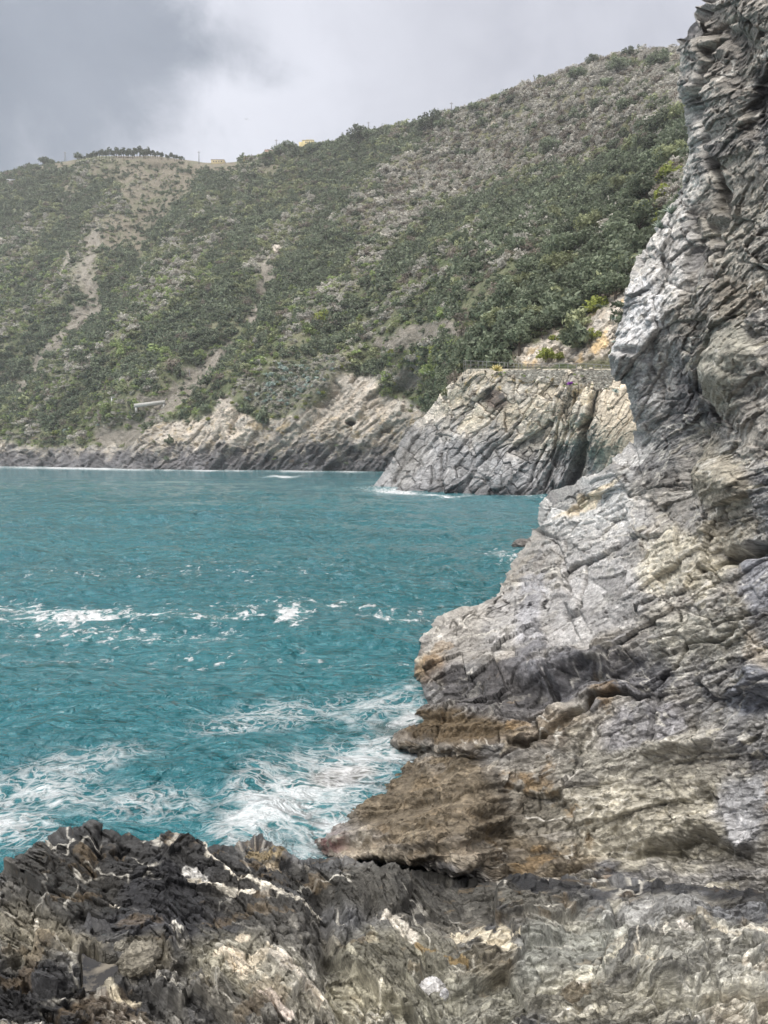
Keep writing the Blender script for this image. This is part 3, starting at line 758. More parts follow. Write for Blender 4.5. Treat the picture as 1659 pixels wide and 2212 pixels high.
def fore_colour(R, P, px, py):
    wx, wy = R['w']; R2 = R['R2']; Pf = P.astype(f32)
    c = mineral(R, (0.16, 0.16, 0.155), (0.135, 0.14, 0.15), (0.20, 0.185, 0.15), (0.07, 0.07, 0.072), (0.40, 0.37, 0.30), 0.8, 1.05)
    c = c * (0.88 + 0.6 * (R['a4'][..., None] - 0.5))
    for (x, y, rx, ry, an, col, wgt) in (
            (330, 1890, 300, 90, 5, (0.05, 0.05, 0.05), 1.0), (330, 1980, 220, 90, 5, (0.055, 0.056, 0.062), 0.95), (130, 1930, 120, 80, 0, (0.075, 0.072, 0.065), 0.9), (60, 2020, 100, 60, 30, (0.20, 0.185, 0.145), 0.9),
            (150, 2050, 130, 26, 32, (0.24, 0.22, 0.17), 0.9), (60, 2130, 120, 60, 0, (0.045, 0.045, 0.047), 1.0), (180, 2170, 180, 45, 0, (0.05, 0.05, 0.052), 0.9), (310, 2075, 45, 34, 0, (0.19, 0.175, 0.14), 1.0),
            (560, 2100, 160, 62, 15, (0.27, 0.255, 0.20), 0.95), (640, 2180, 110, 50, 40, (0.28, 0.265, 0.22), 0.9), (600, 1990, 140, 60, 20, (0.10, 0.095, 0.085), 0.8), (640, 2070, 70, 90, -30, (0.17, 0.165, 0.15), 0.6),
            (900, 1930, 260, 45, 4, (0.06, 0.058, 0.052), 0.9), (850, 2090, 170, 80, 0, (0.22, 0.21, 0.165), 0.9), (800, 2180, 90, 70, 30, (0.26, 0.245, 0.19), 0.9), (1010, 2170, 180, 70, -20, (0.24, 0.235, 0.195), 0.9),
            (1240, 2050, 140, 70, -25, (0.27, 0.275, 0.245), 0.95), (1170, 1975, 90, 30, 0, (0.28, 0.27, 0.23), 0.7), (1560, 2100, 190, 110, 5, (0.31, 0.305, 0.27), 1.0), (1430, 1965, 110, 30, -5, (0.29, 0.29, 0.28), 0.95), (1300, 2170, 160, 60, 10, (0.25, 0.24, 0.20), 0.9),
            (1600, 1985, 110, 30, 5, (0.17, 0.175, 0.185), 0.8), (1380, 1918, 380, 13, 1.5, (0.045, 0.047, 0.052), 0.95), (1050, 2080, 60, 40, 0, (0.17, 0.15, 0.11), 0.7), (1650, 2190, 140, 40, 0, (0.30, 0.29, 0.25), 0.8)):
        m = smooth(0.25, 0.7, blob(wx, wy, x, y, rx * 1.2, ry * 1.2, an) + 0.22 * (R['a2'] - 0.5)) * wgt
        lum = c.mean(-1, keepdims=True)
        t = np.array(col, f32) * mix(1.0, np.clip(lum / 0.155, 0.35, 2.4), 0.75)
        c = mix(c, t, m[..., None])
    vv = np.clip(np.maximum(R['vein'] * 0.75, R2['vein'] * 0.55), 0, 1)
    c = mix(c, np.array((0.55, 0.53, 0.47), f32), vv[..., None])
    # the pale quartz that stands out one can point at
    jag = 16 * fbm(Pf * 9, 4, 55)
    def q_line(pts, w_, col=(0.68, 0.64, 0.55), thr=0.5):
        nonlocal c
        dd, _ = polyd(px + 0.6 * jag, py + jag * 0.6, pts)
        m = smooth(w_, w_ * 0.6, dd + w_ * 0.9 * (fbm(Pf * 6, 3, 57) * 1.2 + 0.25))
        c = mix(c, np.array(col, f32) * (0.8 + 0.4 * R2['a2'][..., None]), m[..., None])
    q_line([(440, 1846), (462, 1868), (500, 1896), (560, 1921), (640, 1950)], 11)
    q_line([(400, 1893), (420, 1905), (440, 1912)], 15, (0.66, 0.65, 0.62))
    q_line([(395, 1908), (450, 1918), (500, 1936), (545, 1942)], 5)
    q_line([(600, 1945), (640, 1952), (700, 1962)], 8)
    q_line([(485, 2080), (505, 2088), (530, 2105)], 30, (0.62, 0.55, 0.44))
    q_line([(545, 2082), (570, 2074), (580, 2066)], 15, (0.62, 0.56, 0.45)); q_line([(520, 2040), (535, 2046)], 11, (0.6, 0.53, 0.42)); q_line([(540, 2106), (548, 2114)], 12, (0.62, 0.56, 0.45))
    q_line([(600, 2080), (620, 2110), (660, 2140), (690, 2170)], 24, (0.62, 0.57, 0.49))
    q_line([(570, 2160), (600, 2190), (625, 2215)], 17, (0.60, 0.53, 0.47))
    q_line([(372, 2016), (385, 2030)], 8, (0.6, 0.58, 0.52)); q_line([(236, 1955), (255, 1960)], 7); q_line([(75, 1985), (80, 2010)], 6); q_line([(215, 2120), (250, 2150), (300, 2158)], 12, (0.5, 0.46, 0.36))
    q_line([(830, 1988), (865, 2000), (895, 2022)], 17, (0.66, 0.62, 0.54)); q_line([(985, 2022), (1040, 2030), (1060, 2040), (1110, 2058)], 19, (0.66, 0.60, 0.47)); q_line([(1080, 2022), (1115, 2040)], 14, (0.66, 0.6, 0.47))
    q_line([(900, 2035), (960, 2060), (1010, 2075)], 6, (0.28, 0.21, 0.11)); q_line([(1470, 2012), (1480, 2036), (1490, 2050)], 13, (0.7, 0.66, 0.6)); q_line([(1378, 2080), (1400, 2092), (1424, 2108)], 11, (0.68, 0.63, 0.52)); q_line([(1440, 2015), (1430, 2040)], 6)
    q_line([(1245, 2110), (1262, 2126)], 10, (0.66, 0.62, 0.55)); q_line([(1610, 2105), (1612, 2130)], 8); q_line([(1500, 2015), (1530, 2030), (1590, 2044), (1659, 2050)], 9, (0.6, 0.56, 0.47)); q_line([(1085, 1985), (1105, 1980)], 9, (0.6, 0.58, 0.53))
    q_line([(1380, 2090), (1385, 2040), (1400, 2030)], 3); q_line([(1230, 2110), (1300, 2085), (1350, 2060)], 4, (0.5, 0.48, 0.4)); q_line([(580, 1862), (600, 1862)], 14, (0.42, 0.36, 0.27)); q_line([(545, 1840), (600, 1850)], 20, (0.24, 0.195, 0.12))
    rust = smooth(0.2, 0.32, fbm(Pf * 2.2 + 5, 4, 59))
    c = mix(c, np.array((0.24, 0.165, 0.08), f32), (rust * 0.25)[..., None])
    wet = 0.75 * R['ledge'] + 0.55 * smooth(0.4, 0.8, blob(wx, wy, 300, 1930, 300, 110)) * (R2['b1'] > 0.35)
    for poly in POOLS:
        a = np.array(poly, float); dd, _ = polyd(px, py, np.vstack([a, a[:1]]))
        k = np.exp(-(dd / 9.0) ** 2); wet = np.maximum(wet, k); c = c * (1 - 0.5 * k[..., None])
    return c, wet

fg = fore_grid()
fore, FORE_P = relief("rocky_shore", fg[0], fg[2], fg[1], fore_detail, fore_colour, MAT_ROCK_NEAR, up=0.12, face=2.2, post=fore_post, kind="structure",
                      label="dark folded slate rocks with pale quartz in the foreground")
FORE_PX, FORE_PY = fg[0], fg[1]
print("fore", round(time.time() - T0, 1))

# still water in the hollows
m_, nt, nd, lk = mat_new("pool_water")
b_ = N(nt, 'ShaderNodeBsdfPrincipled'); b_.inputs['Base Color'].default_value = (0.06, 0.055, 0.05, 1); b_.inputs['Roughness'].default_value = 0.02; b_.inputs['IOR'].default_value = 1.6
tc = N(nt, 'ShaderNodeTexCoord')
lk.new(mixcol(nt, maprange(nt, noise_node(nt, tc.outputs['Object'], 7, 4), 0.46, 0.56, 0, 1), (0.025, 0.022, 0.018), (0.17, 0.15, 0.115)), b_.inputs['Base Color'])
o_ = N(nt, 'ShaderNodeOutputMaterial'); lk.new(b_.outputs[0], o_.inputs[0])
for poly, z in zip(POOLS, POOL_Z):
    a = np.array(poly, float); c_ = a.mean(0); a = c_ + (a - c_) * 1.12
    for _ in range(3):
        b2 = np.roll(a, -1, 0); a = np.stack([0.75 * a + 0.25 * b2, 0.25 * a + 0.75 * b2], 1).reshape(-1, 2)
    a = a + 3.0 * np.stack([fbm(np.stack([a[:, 0] / 9, a[:, 1] / 9, a[:, 0] * 0 + s_], -1), 3, 68) for s_ in (0, 9)], -1)
    d = ray(a[:, 0], a[:, 1]); k = (z - 0.012 - 6.0) / d[:, 2]
    V = CAM + d * k[:, None]
    link("tide_pool", mesh_np("tide_pool", V, np.arange(len(V))[None, ::-1] if True else None, (m_,)), kind="structure", label="still pool of seawater lying in a hollow of the rocks")
# ------------------------------------------------------------------ the sea
def water_mat():
    m, nt, nd, lk = mat_new("sea_water")
    g = N(nt, 'ShaderNodeNewGeometry'); P = g.outputs['Position']
    fo = N(nt, 'ShaderNodeAttribute', attribute_name='foam').outputs['Fac']
    sh = N(nt, 'ShaderNodeAttribute', attribute_name='shallow').outputs['Fac']
    def mapped(sx, sy, rot=0.0):
        mp = N(nt, 'ShaderNodeMapping'); mp.inputs['Scale'].default_value = (sx, sy, 1); mp.inputs['Rotation'].default_value = (0, 0, rot)
        lk.new(P, mp.inputs[0]); return mp.outputs[0]
    w1 = noise_node(nt, mapped(0.75, 1.0, 0.06), 0.9, 3, 0.5, 0.6)
    w2 = noise_node(nt, mapped(0.7, 1.0, -0.12), 3.0, 5, 0.6, 0.5)
    h = math_node(nt, 'ADD', math_node(nt, 'MULTIPLY', w1, 0.75), math_node(nt, 'MULTIPLY', w2, 0.34))
    bm = N(nt, 'ShaderNodeBump'); bm.inputs['Strength'].default_value = 1.0; bm.inputs['Distance'].default_value = 1.7
    # lace: webs of foam from warped cell borders
    nzc = N(nt, 'ShaderNodeTexNoise'); nzc.inputs['Scale'].default_value = 1.1; nzc.inputs['Detail'].default_value = 4; lk.new(P, nzc.inputs['Vector'])
    sc = N(nt, 'ShaderNodeVectorMath', operation='SCALE'); lk.new(nzc.outputs['Color'], sc.inputs[0]); sc.inputs['Scale'].default_value = 1.5
    ad = N(nt, 'ShaderNodeVectorMath', operation='ADD'); lk.new(P, ad.inputs[0]); lk.new(sc.outputs[0], ad.inputs[1])
    lace = N(nt, 'ShaderNodeAttribute', attribute_name='lace').outputs['Fac']
    def web(s, sx=1.0):
        mp = N(nt, 'ShaderNodeMapping'); mp.inputs['Scale'].default_value = (sx, 1, 0.01); lk.new(ad.outputs[0], mp.inputs[0])
        vo = N(nt, 'ShaderNodeTexVoronoi', feature='DISTANCE_TO_EDGE'); vo.inputs['Scale'].default_value = s; lk.new(mp.outputs[0], vo.inputs['Vector'])
        return vo.outputs['Distance']
    fine = noise_node(nt, mapped(0.45, 1.0), 4.5, 8, 0.72, 0.8)
    big = noise_node(nt, mapped(0.5, 1.0), 0.9, 5, 0.6, 0.8)
    # foam amount decides how wide the threads are and where they close up
    f2 = math_node(nt, 'MULTIPLY', fo, maprange(nt, big, 0.3, 0.65, 0.35, 1.45))
    th1 = math_node(nt, 'SUBTRACT', math_node(nt, 'MULTIPLY', f2, 0.25), web(2.1, 0.6))
    th2 = math_node(nt, 'SUBTRACT', math_node(nt, 'MULTIPLY', f2, 0.26), web(4.8, 0.7))
    th = math_node(nt, 'MAXIMUM', th1, th2)
    th = math_node(nt, 'SUBTRACT', th, maprange(nt, lace, 0, 1, 0.12, 0.0))
    th = math_node(nt, 'ADD', th, math_node(nt, 'MULTIPLY', math_node(nt, 'SUBTRACT', fine, 0.5), 0.42))
    full = math_node(nt, 'MULTIPLY', math_node(nt, 'SUBTRACT', f2, 0.86), 1.0)
    full = math_node(nt, 'ADD', full, math_node(nt, 'MULTIPLY', math_node(nt, 'SUBTRACT', fine, 0.5), 2.6))
    fm = math_node(nt, 'MAXIMUM', maprange(nt, th, -0.07, 0.12, 0, 0.72), maprange(nt, full, -0.1, 0.45, 0, 0.8))
    dash = noise_node(nt, mapped(0.6, 0.42, 0.04), 4.2, 6, 0.7, 0.5)
    far = math_node(nt, 'ADD', math_node(nt, 'MULTIPLY', fo, maprange(nt, big, 0.3, 0.7, 0.28, 0.42)), math_node(nt, 'MULTIPLY', math_node(nt, 'SUBTRACT', dash, 0.5), 2.2))
    far = maprange(nt, far, 0.22, 0.42, 0, 0.9)
    fmx = N(nt, 'ShaderNodeMix', data_type='FLOAT'); lk.new(lace, fmx.inputs[0]); lk.new(far, fmx.inputs[2]); lk.new(fm, fmx.inputs[3])
    fm = math_node(nt, 'MULTIPLY', fmx.outputs[0], maprange(nt, fo, 0.02, 0.12, 0, 1))
    h2 = math_node(nt, 'ADD', h, math_node(nt, 'MULTIPLY', fm, 0.03))
    lk.new(h2, bm.inputs['Height'])
    col = mixcol(nt, maprange(nt, noise_node(nt, mapped(0.3, 1.0), 0.08, 4), 0.35, 0.65, 0, 1), (0.005, 0.116, 0.144), (0.012, 0.162, 0.195))
    # aerated water round the foam, sand-coloured rock under the shallows
    col = mixcol(nt, maprange(nt, fo, 0.15, 0.9, 0, 0.6), col, (0.10, 0.30, 0.32))
    col = mixcol(nt, sh, col, (0.17, 0.155, 0.135))
    b = N(nt, 'ShaderNodeBsdfPrincipled'); lk.new(col, b.inputs['Base Color'])
    b.inputs['Roughness'].default_value = 0.06; b.inputs['IOR'].default_value = 1.65
    lk.new(bm.outputs[0], b.inputs['Normal'])
    fb = N(nt, 'ShaderNodeBsdfPrincipled'); fb.inputs['Base Color'].default_value = (0.82, 0.84, 0.86, 1); fb.inputs['Roughness'].default_value = 0.9
    lk.new(bm.outputs[0], fb.inputs['Normal'])
    mx = N(nt, 'ShaderNodeMixShader'); lk.new(fm, mx.inputs[0]); lk.new(b.outputs[0], mx.inputs[1]); lk.new(fb.outputs[0], mx.inputs[2])
    o = N(nt, 'ShaderNodeOutputMaterial'); lk.new(mx.outputs[0], o.inputs[0])
    return m

def build_water():
    py = np.concatenate([np.linspace(986.2, 1000, 14)[:-1], np.arange(1000, 1975, 1.2), [2050, 2200, 2700]])
    px = np.concatenate([np.linspace(-6000, -500, 40), np.arange(-460, 1300, 2.2), np.linspace(1310, 2200, 90)])
    PXg, PYg = np.meshgrid(px, py)
    d = ray(PXg, PYg); k = -6.0 / np.minimum(d[..., 2], -1e-5)
    k = np.minimum(k, 1500)
    P = CAM + d * k[..., None]; P[..., 2] = 0
    P[..., 0] = np.clip(P[..., 0], -1350, 1150)
    dist = np.linalg.norm(P[..., :2], axis=-1)
    cell = np.gradient(P[..., 1], axis=0); cell = np.abs(cell)
    z = np.zeros(P.shape[:2])
    for (lam, amp, sx, rot, seed) in ((9.0, 0.30, 0.6, 0.15, 1), (5.0, 0.30, 0.75, -0.1, 2), (2.6, 0.17, 0.75, 0.3, 6), (1.3, 0.105, 0.75, -0.2, 3), (0.7, 0.062, 0.7, -0.3, 4), (0.36, 0.03, 0.7, 0.1, 5)):
        c, s = math.cos(rot), math.sin(rot)
        q = np.stack([(P[..., 0] * c - P[..., 1] * s) * sx / lam, (P[..., 0] * s + P[..., 1] * c) / lam, np.full(z.shape, seed * 3.7)], -1)
        n = perlin(q, seed) + 0.4 * perlin(q * 1.9 + 5, seed + 9)
        z += amp * (1.3 * (0.5 - np.abs(n)) + 0.6 * n) * smooth(0.8, 0.36, cell / lam)
    gust = fbm(np.stack([P[..., 0] / 30, P[..., 1] / 12, z * 0 + 2], -1), 3, 15)
    z = z * np.clip(1.0 + 1.3 * gust, 0.45, 1.7) * mix(0.75, 1.15, smooth(25, 60, dist))
    P[..., 2] = z * (1 - 0.65 * smooth(520, 700, PXg) * smooth(1560, 1640, PYg))
    wx, wy = warped(PXg, PYg, 55, 150, 9)
    wy = PYg + (wy - PYg) * 0.35
    fo = np.zeros(z.shape)
    for (x, y, rx, ry, an, g) in ((210, 1345, 150, 18, -3, 1.0), (330, 1338, 60, 9, -3, .9), (90, 1330, 100, 12, 3, .6), (30, 1318, 60, 14, 0, .45), (640, 1352, 34, 15, -18, .95), (480, 1353, 110, 9, 0, .5), (850, 1345, 70, 10, 0, .5), (250, 1385, 260, 14, 0, .4), (700, 1330, 400, 12, 0, .27), (350, 1250, 420, 22, 0, .10), (500, 1440, 500, 20, 0, .12), (180, 1345, 190, 9, -1, 1.1),
                                  (655, 1740, 150, 70, -28, .72), (580, 1795, 95, 55, -30, .8), (700, 1810, 70, 45, -20, .8), (770, 1650, 110, 26, -20, .75), (840, 1640, 60, 20, 0, .9), (700, 1690, 130, 30, -14, .55), (820, 1540, 100, 40, -5, .38), (870, 1570, 40, 26, 0, .6),
                                  (600, 1560, 170, 30, -12, .32), (60, 1735, 130, 40, -10, .42), (10, 1830, 80, 50, 10, .7), (150, 1690, 160, 30, -12, .30), (150, 1765, 150, 18, -8, .4), (300, 1770, 170, 40, 0, .25), (870, 1878, 90, 14, 6, 1.0), (960, 1895, 60, 14, 6, 0.9), (760, 1865, 60, 10, 0, .8),
                                  (605, 1031, 40, 2.5, 0, 1.0), (850, 1060, 50, 6, 3, .95), (950, 1068, 70, 4, 3, .8), (1080, 1073, 90, 3, 1, .6), (1110, 1215, 50, 14, 10, .45), (1150, 1080, 40, 4, 0, .4), (900, 1500, 40, 60, 0, .4)):
        fo = np.maximum(fo, np.where(PYg < 1460, 1.5, 0.9) * g * blob(wx, wy, x, y, rx, ry, an))
    yw = np.interp(PXg, [-400, 0, 150, 290, 500, 700, 870], [1006, 1008, 1010, 1013, 1015, 1017, 1018])
    br = 0.55 + 1.6 * fbm(np.stack([PXg / 60, PXg * 0, PXg * 0 + 3], -1), 3, 12)
    fo = np.maximum(fo, np.clip(br + 0.3, 0.3, 1.3) * np.exp(-((PYg - yw - 1.0) / 3.6) ** 2) * (PXg < 880))
    shl = 0.85 * smooth(0.2, 0.75, blob(wx, wy, 730, 1690, 75, 26, -8)) + 0.5 * smooth(0.3, 0.8, blob(wx, wy, 860, 1590, 70, 30))
    shl = np.maximum(shl, 0.7 * smooth(0.2, 0.7, blob(px=PXg, py=PYg, cx=960, cy=1882, rx=190, ry=24)))
    me = mesh_np("sea", P.reshape(-1, 3), grid_faces(*PXg.shape), (water_mat(),), {'foam': np.clip(fo, 0, 1.3).ravel(), 'lace': smooth(1440, 1560, PYg).ravel(), 'shallow': np.clip(shl, 0, 1).ravel()}, True)
    return link("sea", me, kind="structure", label="choppy turquoise sea with lacy white foam")
build_water()
print("water", round(time.time() - T0, 1))
# ------------------------------------------------------------------ the headland across the cove
CAPE = [(800, 1056, 138), (870, 1064, 130), (1000, 1070, 117), (1175, 1077, 107), (1400, 1085, 98), (850, 1000, 142), (900, 930, 146), (950, 880, 143), (1010, 800, 134), (1100, 802, 124), (1200, 804, 114), (1330, 809, 105), (1450, 815, 99),
        (1000, 950, 127), (1100, 950, 116), (1200, 950, 109), (1300, 950, 101), (1240, 1000, 109), (1240, 1060, 107)]
cape_depth = tps(CAPE)
CXL = np.array([(790, 1020), (798, 1010), (821, 980), (853, 950), (898, 924), (928, 886), (960, 866), (983, 856), (1010, 838), (1028, 826), (1045, 813), (1056, 803), (1066, 796), (1100, 790)], float)

def cape_grid(dy=0.85, nc=480, next_=10, ntop=26):
    py = np.arange(797, 1098, dy)
    xl = np.interp(py, CXL[:, 0], CXL[:, 1])
    s = np.linspace(0, 1, nc)
    px = xl[:, None] + (1440 - xl[:, None]) * s
    PYg = np.broadcast_to(py[:, None], px.shape).copy()
    Y = cape_depth(px, PYg)
    e = np.clip((px - xl[:, None]) / 26.0, 0, 1)
    Y = Y * (1 + 0.03 * (1 - np.sqrt(1 - (1 - e) ** 2 + 1e-6)))
    j = np.arange(next_, 0, -1)
    pe = xl[:, None] + 0.3 * j[None] ** 1.2
    px = np.hstack([pe, px]); Y = np.hstack([Y[:, :1] * (1 + 0.012 * j[None] ** 1.4), Y]); PYg = np.vstack([py] * px.shape[1]).T.copy()
    # the top runs back level to the path and the slope
    jt = np.arange(ntop, 0, -1)[:, None]
    Yt = Y[:1] * (1 + 0.0032 * jt)
    zt = at(px[:1], PYg[:1], Y[:1])[..., 2]
    pt = HZ - (zt - 6.0) * F / Yt
    pt = np.where(jt > 0, pt, 0)
    return np.vstack([np.broadcast_to(px[:1], pt.shape), px]), np.vstack([np.maximum(pt, PYg[0, 0] - 6), PYg]), np.vstack([Yt, Y])

def cape_detail(P, px, py):
    wx, wy = warped(px, py, 16, 90, 31)
    # slabs run from upper right to lower left and stand steeper towards the cave
    th = np.radians(mix(36, 74, smooth(1080, 1260, wx)))
    xx, yy = (wx - 1100) / 15.0, (wy - 930) / 15.0
    across = xx * np.sin(np.radians(46)) + yy * np.cos(np.radians(46)) + 1.4 * smooth(1120, 1270, wx) * (wx - 1150) / 40.0
    along = xx * np.cos(np.radians(46)) - yy * np.sin(np.radians(46))
    q = np.stack([across * 0.40, along * 0.15, np.full_like(px, 1.3)], -1).astype(f32)
    h1, e1, a1, b1 = facets(q, 41, 0.55)
    h2, e2, a2, b2 = facets(q * np.array([2.4, 3.0, 1], f32) + 2, 43, 0.6)
    h3, e3, a3, b3 = facets(q * np.array([6.5, 8.0, 1], f32) + 5, 45, 0.6)
    k = np.floor(across * 0.42 + 0.5 * fbm(q * 0.6, 2, 46)).astype(int)
    t = across * 0.42 + 0.5 * fbm(q * 0.6, 2, 46) - k
    saw = (t - 0.5) * (0.5 + HR[PERM[k & 255]][..., 0])
    Pf = P.astype(f32)
    d = 1.9 * h1 + 0.75 * h2 + 0.22 * h3 - 1.1 * saw + 1.0 * fbm(Pf / 11, 3, 48) + 0.18 * fbm(Pf / 1.6, 3, 49)
    d = d - 0.45 * np.exp(-(e2 / 0.06) ** 2) * (a2 > 0.45) - 0.3 * np.exp(-(e1 / 0.03) ** 2)
    for pts, w_, dep in (([(1262, 905), (1258, 960), (1250, 1000), (1236, 1050), (1205, 1075)], 9, 4.0), ([(1222, 860), (1200, 930), (1195, 980), (1150, 1040), (1120, 1075)], 3.5, 1.6), ([(1290, 830), (1275, 880), (1262, 930)], 5, 2.2),
                         ([(1140, 900), (1080, 960), (1030, 1010), (990, 1066)], 3.2, 1.3), ([(1080, 880), (1000, 970), (950, 1040)], 2.6, 1.0), ([(960, 950), (950, 1010), (956, 1066)], 3, 1.2), ([(1050, 850), (960, 930), (900, 1000)], 2.5, 0.9),
                         ([(920, 910), (880, 970), (850, 1040)], 3, 1.2), ([(1180, 960), (1130, 1050), (1105, 1072)], 3, 1.2), ([(1240, 850), (1232, 900), (1215, 960), (1175, 1050)], 3.0, 1.3), ([(1135, 950), (1075, 1010), (1020, 1062)], 2.5, 0.9)):
        dd, al = polyd(wx, wy, pts)
        d = d - dep * np.exp(-(dd / (w_ * (0.6 + 0.8 * al))) ** 2)
    d = d + 1.4 * np.exp(-(polyd(wx, wy, [(1215, 960), (1170, 1010), (1130, 1070)])[0] / 14) ** 2) + 1.2 * blob(wx, wy, 1090, 1020, 40, 26, -40)
    d = d * (1 - 0.55 * smooth(1270, 1310, px))
    fade = smooth(795, 806, py)
    return dict(d=d * fade - (1 - fade) * 0.2, a1=a1, a2=a2, a3=a3, b1=b1, b2=b2, b3=b3, e2=e2, w=(wx, wy), fade=fade)

def cape_colour(R, P, px, py):
    wx, wy = R['w']; Pf = P.astype(f32)
    n = fbm(Pf / 4, 4, 51)
    edge = 930 + 0.22 * (wx - 1050) + 55 * n + 26 * (R['a1'] - 0.5)
    low = smooth(-55, 70, py - edge)[..., None]
    tan = mix(np.array((0.58, 0.52, 0.41)), np.array((0.53, 0.50, 0.44)), R['a2'][..., None])
    grey = mix(np.array((0.42, 0.42, 0.42)), np.array((0.33, 0.335, 0.345)), R['b2'][..., None])
    c = mix(tan, grey, low)
    c = c * (1 + 0.5 * (R['a1'][..., None] - 0.5) + 0.35 * (R['a3'][..., None] - 0.5))
    ylw = smooth(0.18, 0.32, fbm(Pf / 2.2, 4, 52)) * smooth(890, 820, py)
    c = mix(c, np.array((0.50, 0.36, 0.13)), (ylw * 0.55)[..., None])
    br = blob(wx, wy, 1070, 860, 26, 30, -40); c = mix(c, np.array((0.21, 0.175, 0.15)), smooth(0.4, 0.7, br)[..., None])
    c = mix(c, np.array((0.10, 0.10, 0.105)), (smooth(1035, 1068, py + 10 * n) * 0.75)[..., None])
    c = mix(c, np.array((0.12, 0.12, 0.12)), (smooth(0.84, 0.9, R['b3']) * 0.6)[..., None])
    c = mix(c, np.array((0.62, 0.55, 0.44)) * (0.75 + 0.5 * R['a2'][..., None]), (0.8 * smooth(1275, 1310, wx))[..., None])
    c = mix(c, np.array((0.17, 0.165, 0.15)), (0.7 * blob(wx, wy, 880, 990, 35, 70, 30))[..., None])
    c = mix(c, np.array((0.42, 0.39, 0.32)), (1 - R['fade'])[..., None])
    wet = smooth(1.0, 0.2, P[..., 2])
    return c, wet

kg = cape_grid()
cape, CAPE_P = relief("headland", kg[0], kg[2], kg[1], cape_detail, cape_colour, MAT_ROCK_FAR, kind="structure", label="pale slabby headland with diagonal joints and a dark sea cave")
CAPE_PX, CAPE_PY = kg[0], kg[1]
print("cape", round(time.time() - T0, 1))

# ------------------------------------------------------------------ the hillside
RIDGE = np.array([(-400, 440), (-250, 410), (-60, 385), (0, 378), (30, 374), (60, 364), (100, 356), (135, 350), (170, 344), (210, 338), (260, 337), (330, 337), (400, 345), (440, 351), (475, 352), (510, 349), (560, 342), (580, 336), (640, 325), (690, 318), (720, 310), (760, 300),
                  (800, 288), (850, 278), (900, 270), (950, 256), (1000, 240), (1040, 226), (1080, 212), (1115, 196), (1150, 183), (1200, 165), (1250, 150), (1290, 136), (1330, 122), (1370, 115), (1410, 112), (1475, 112), (1600, 106), (2000, 130)], float)
hill_depth = tps([(-400, 1007, 560), (-250, 1007, 510), (0, 1009, 440), (150, 1011, 395), (280, 1014, 345), (500, 1017, 322), (700, 1018, 302), (850, 1019, 292), (950, 1010, 285),
                  (0, 955, 462), (200, 940, 410), (300, 935, 362), (400, 900, 350), (600, 885, 322), (740, 830, 312), (850, 850, 297), (900, 850, 280),
                  (-300, 700, 640), (0, 700, 560), (150, 850, 440), (300, 780, 420), (300, 560, 570), (600, 600, 440), (800, 700, 345), (900, 770, 270), (960, 785, 215), (1000, 800, 160), (1030, 806, 141), (1100, 790, 131), (1200, 790, 120), (1330, 797, 111), (1450, 800, 104),
                  (1330, 650, 124), (1200, 640, 158), (1100, 650, 168), (1000, 690, 215), (1450, 420, 175), (1480, 300, 225), (1330, 560, 155), (1600, 700, 110), (1700, 300, 200),
                  (-250, 410, 860), (0, 378, 800), (300, 337, 780), (560, 342, 720), (800, 288, 640), (1000, 240, 580), (1200, 165, 520), (1400, 112, 470), (1480, 112, 455), (1700, 108, 440), (800, 450, 500), (1000, 450, 440), (1200, 400, 370), (1350, 300, 340), (1320, 450, 250),
                  (1100, 880, 135), (1200, 880, 123), (1330, 880, 113), (1000, 950, 160), (600, 430, 620), (200, 450, 720)], 3e-4)

def hill_grid(dx=2.6, nr=440, nback=14):
    px = np.arange(-380, 1760, dx)
    top = np.interp(px, RIDGE[:, 0], RIDGE[:, 1]) + 1.5 * fbm(np.stack([px / 40, px * 0, px * 0], -1), 4, 17)
    t = np.linspace(0, 1, nr)
    bot = np.interp(px, [-400, 0, 290, 870, 900, 960, 1000, 1760], [1024, 1024, 1026, 1030, 1022, 990, 920, 900])
    PYg = top[None] + (bot - top)[None] * t[:, None]
    PXg = np.broadcast_to(px[None], PYg.shape).copy()
    Y = hill_depth(PXg, PYg)
    e = np.clip((PYg - top[None]) / 14.0, 0, 1)
    Y = Y * (1 + 0.03 * (1 - np.sqrt(1 - (1 - e) ** 2 + 1e-6)))
    j = np.arange(nback, 0, -1)[:, None]
    pe = top[None] + 0.9 * j ** 1.25
    Ye = Y[:1] * (1 + 0.012 * j ** 1.25)
    return np.vstack([np.broadcast_to(px[None], pe.shape), PXg]), np.vstack([pe, PYg]), np.vstack([Ye, Y])

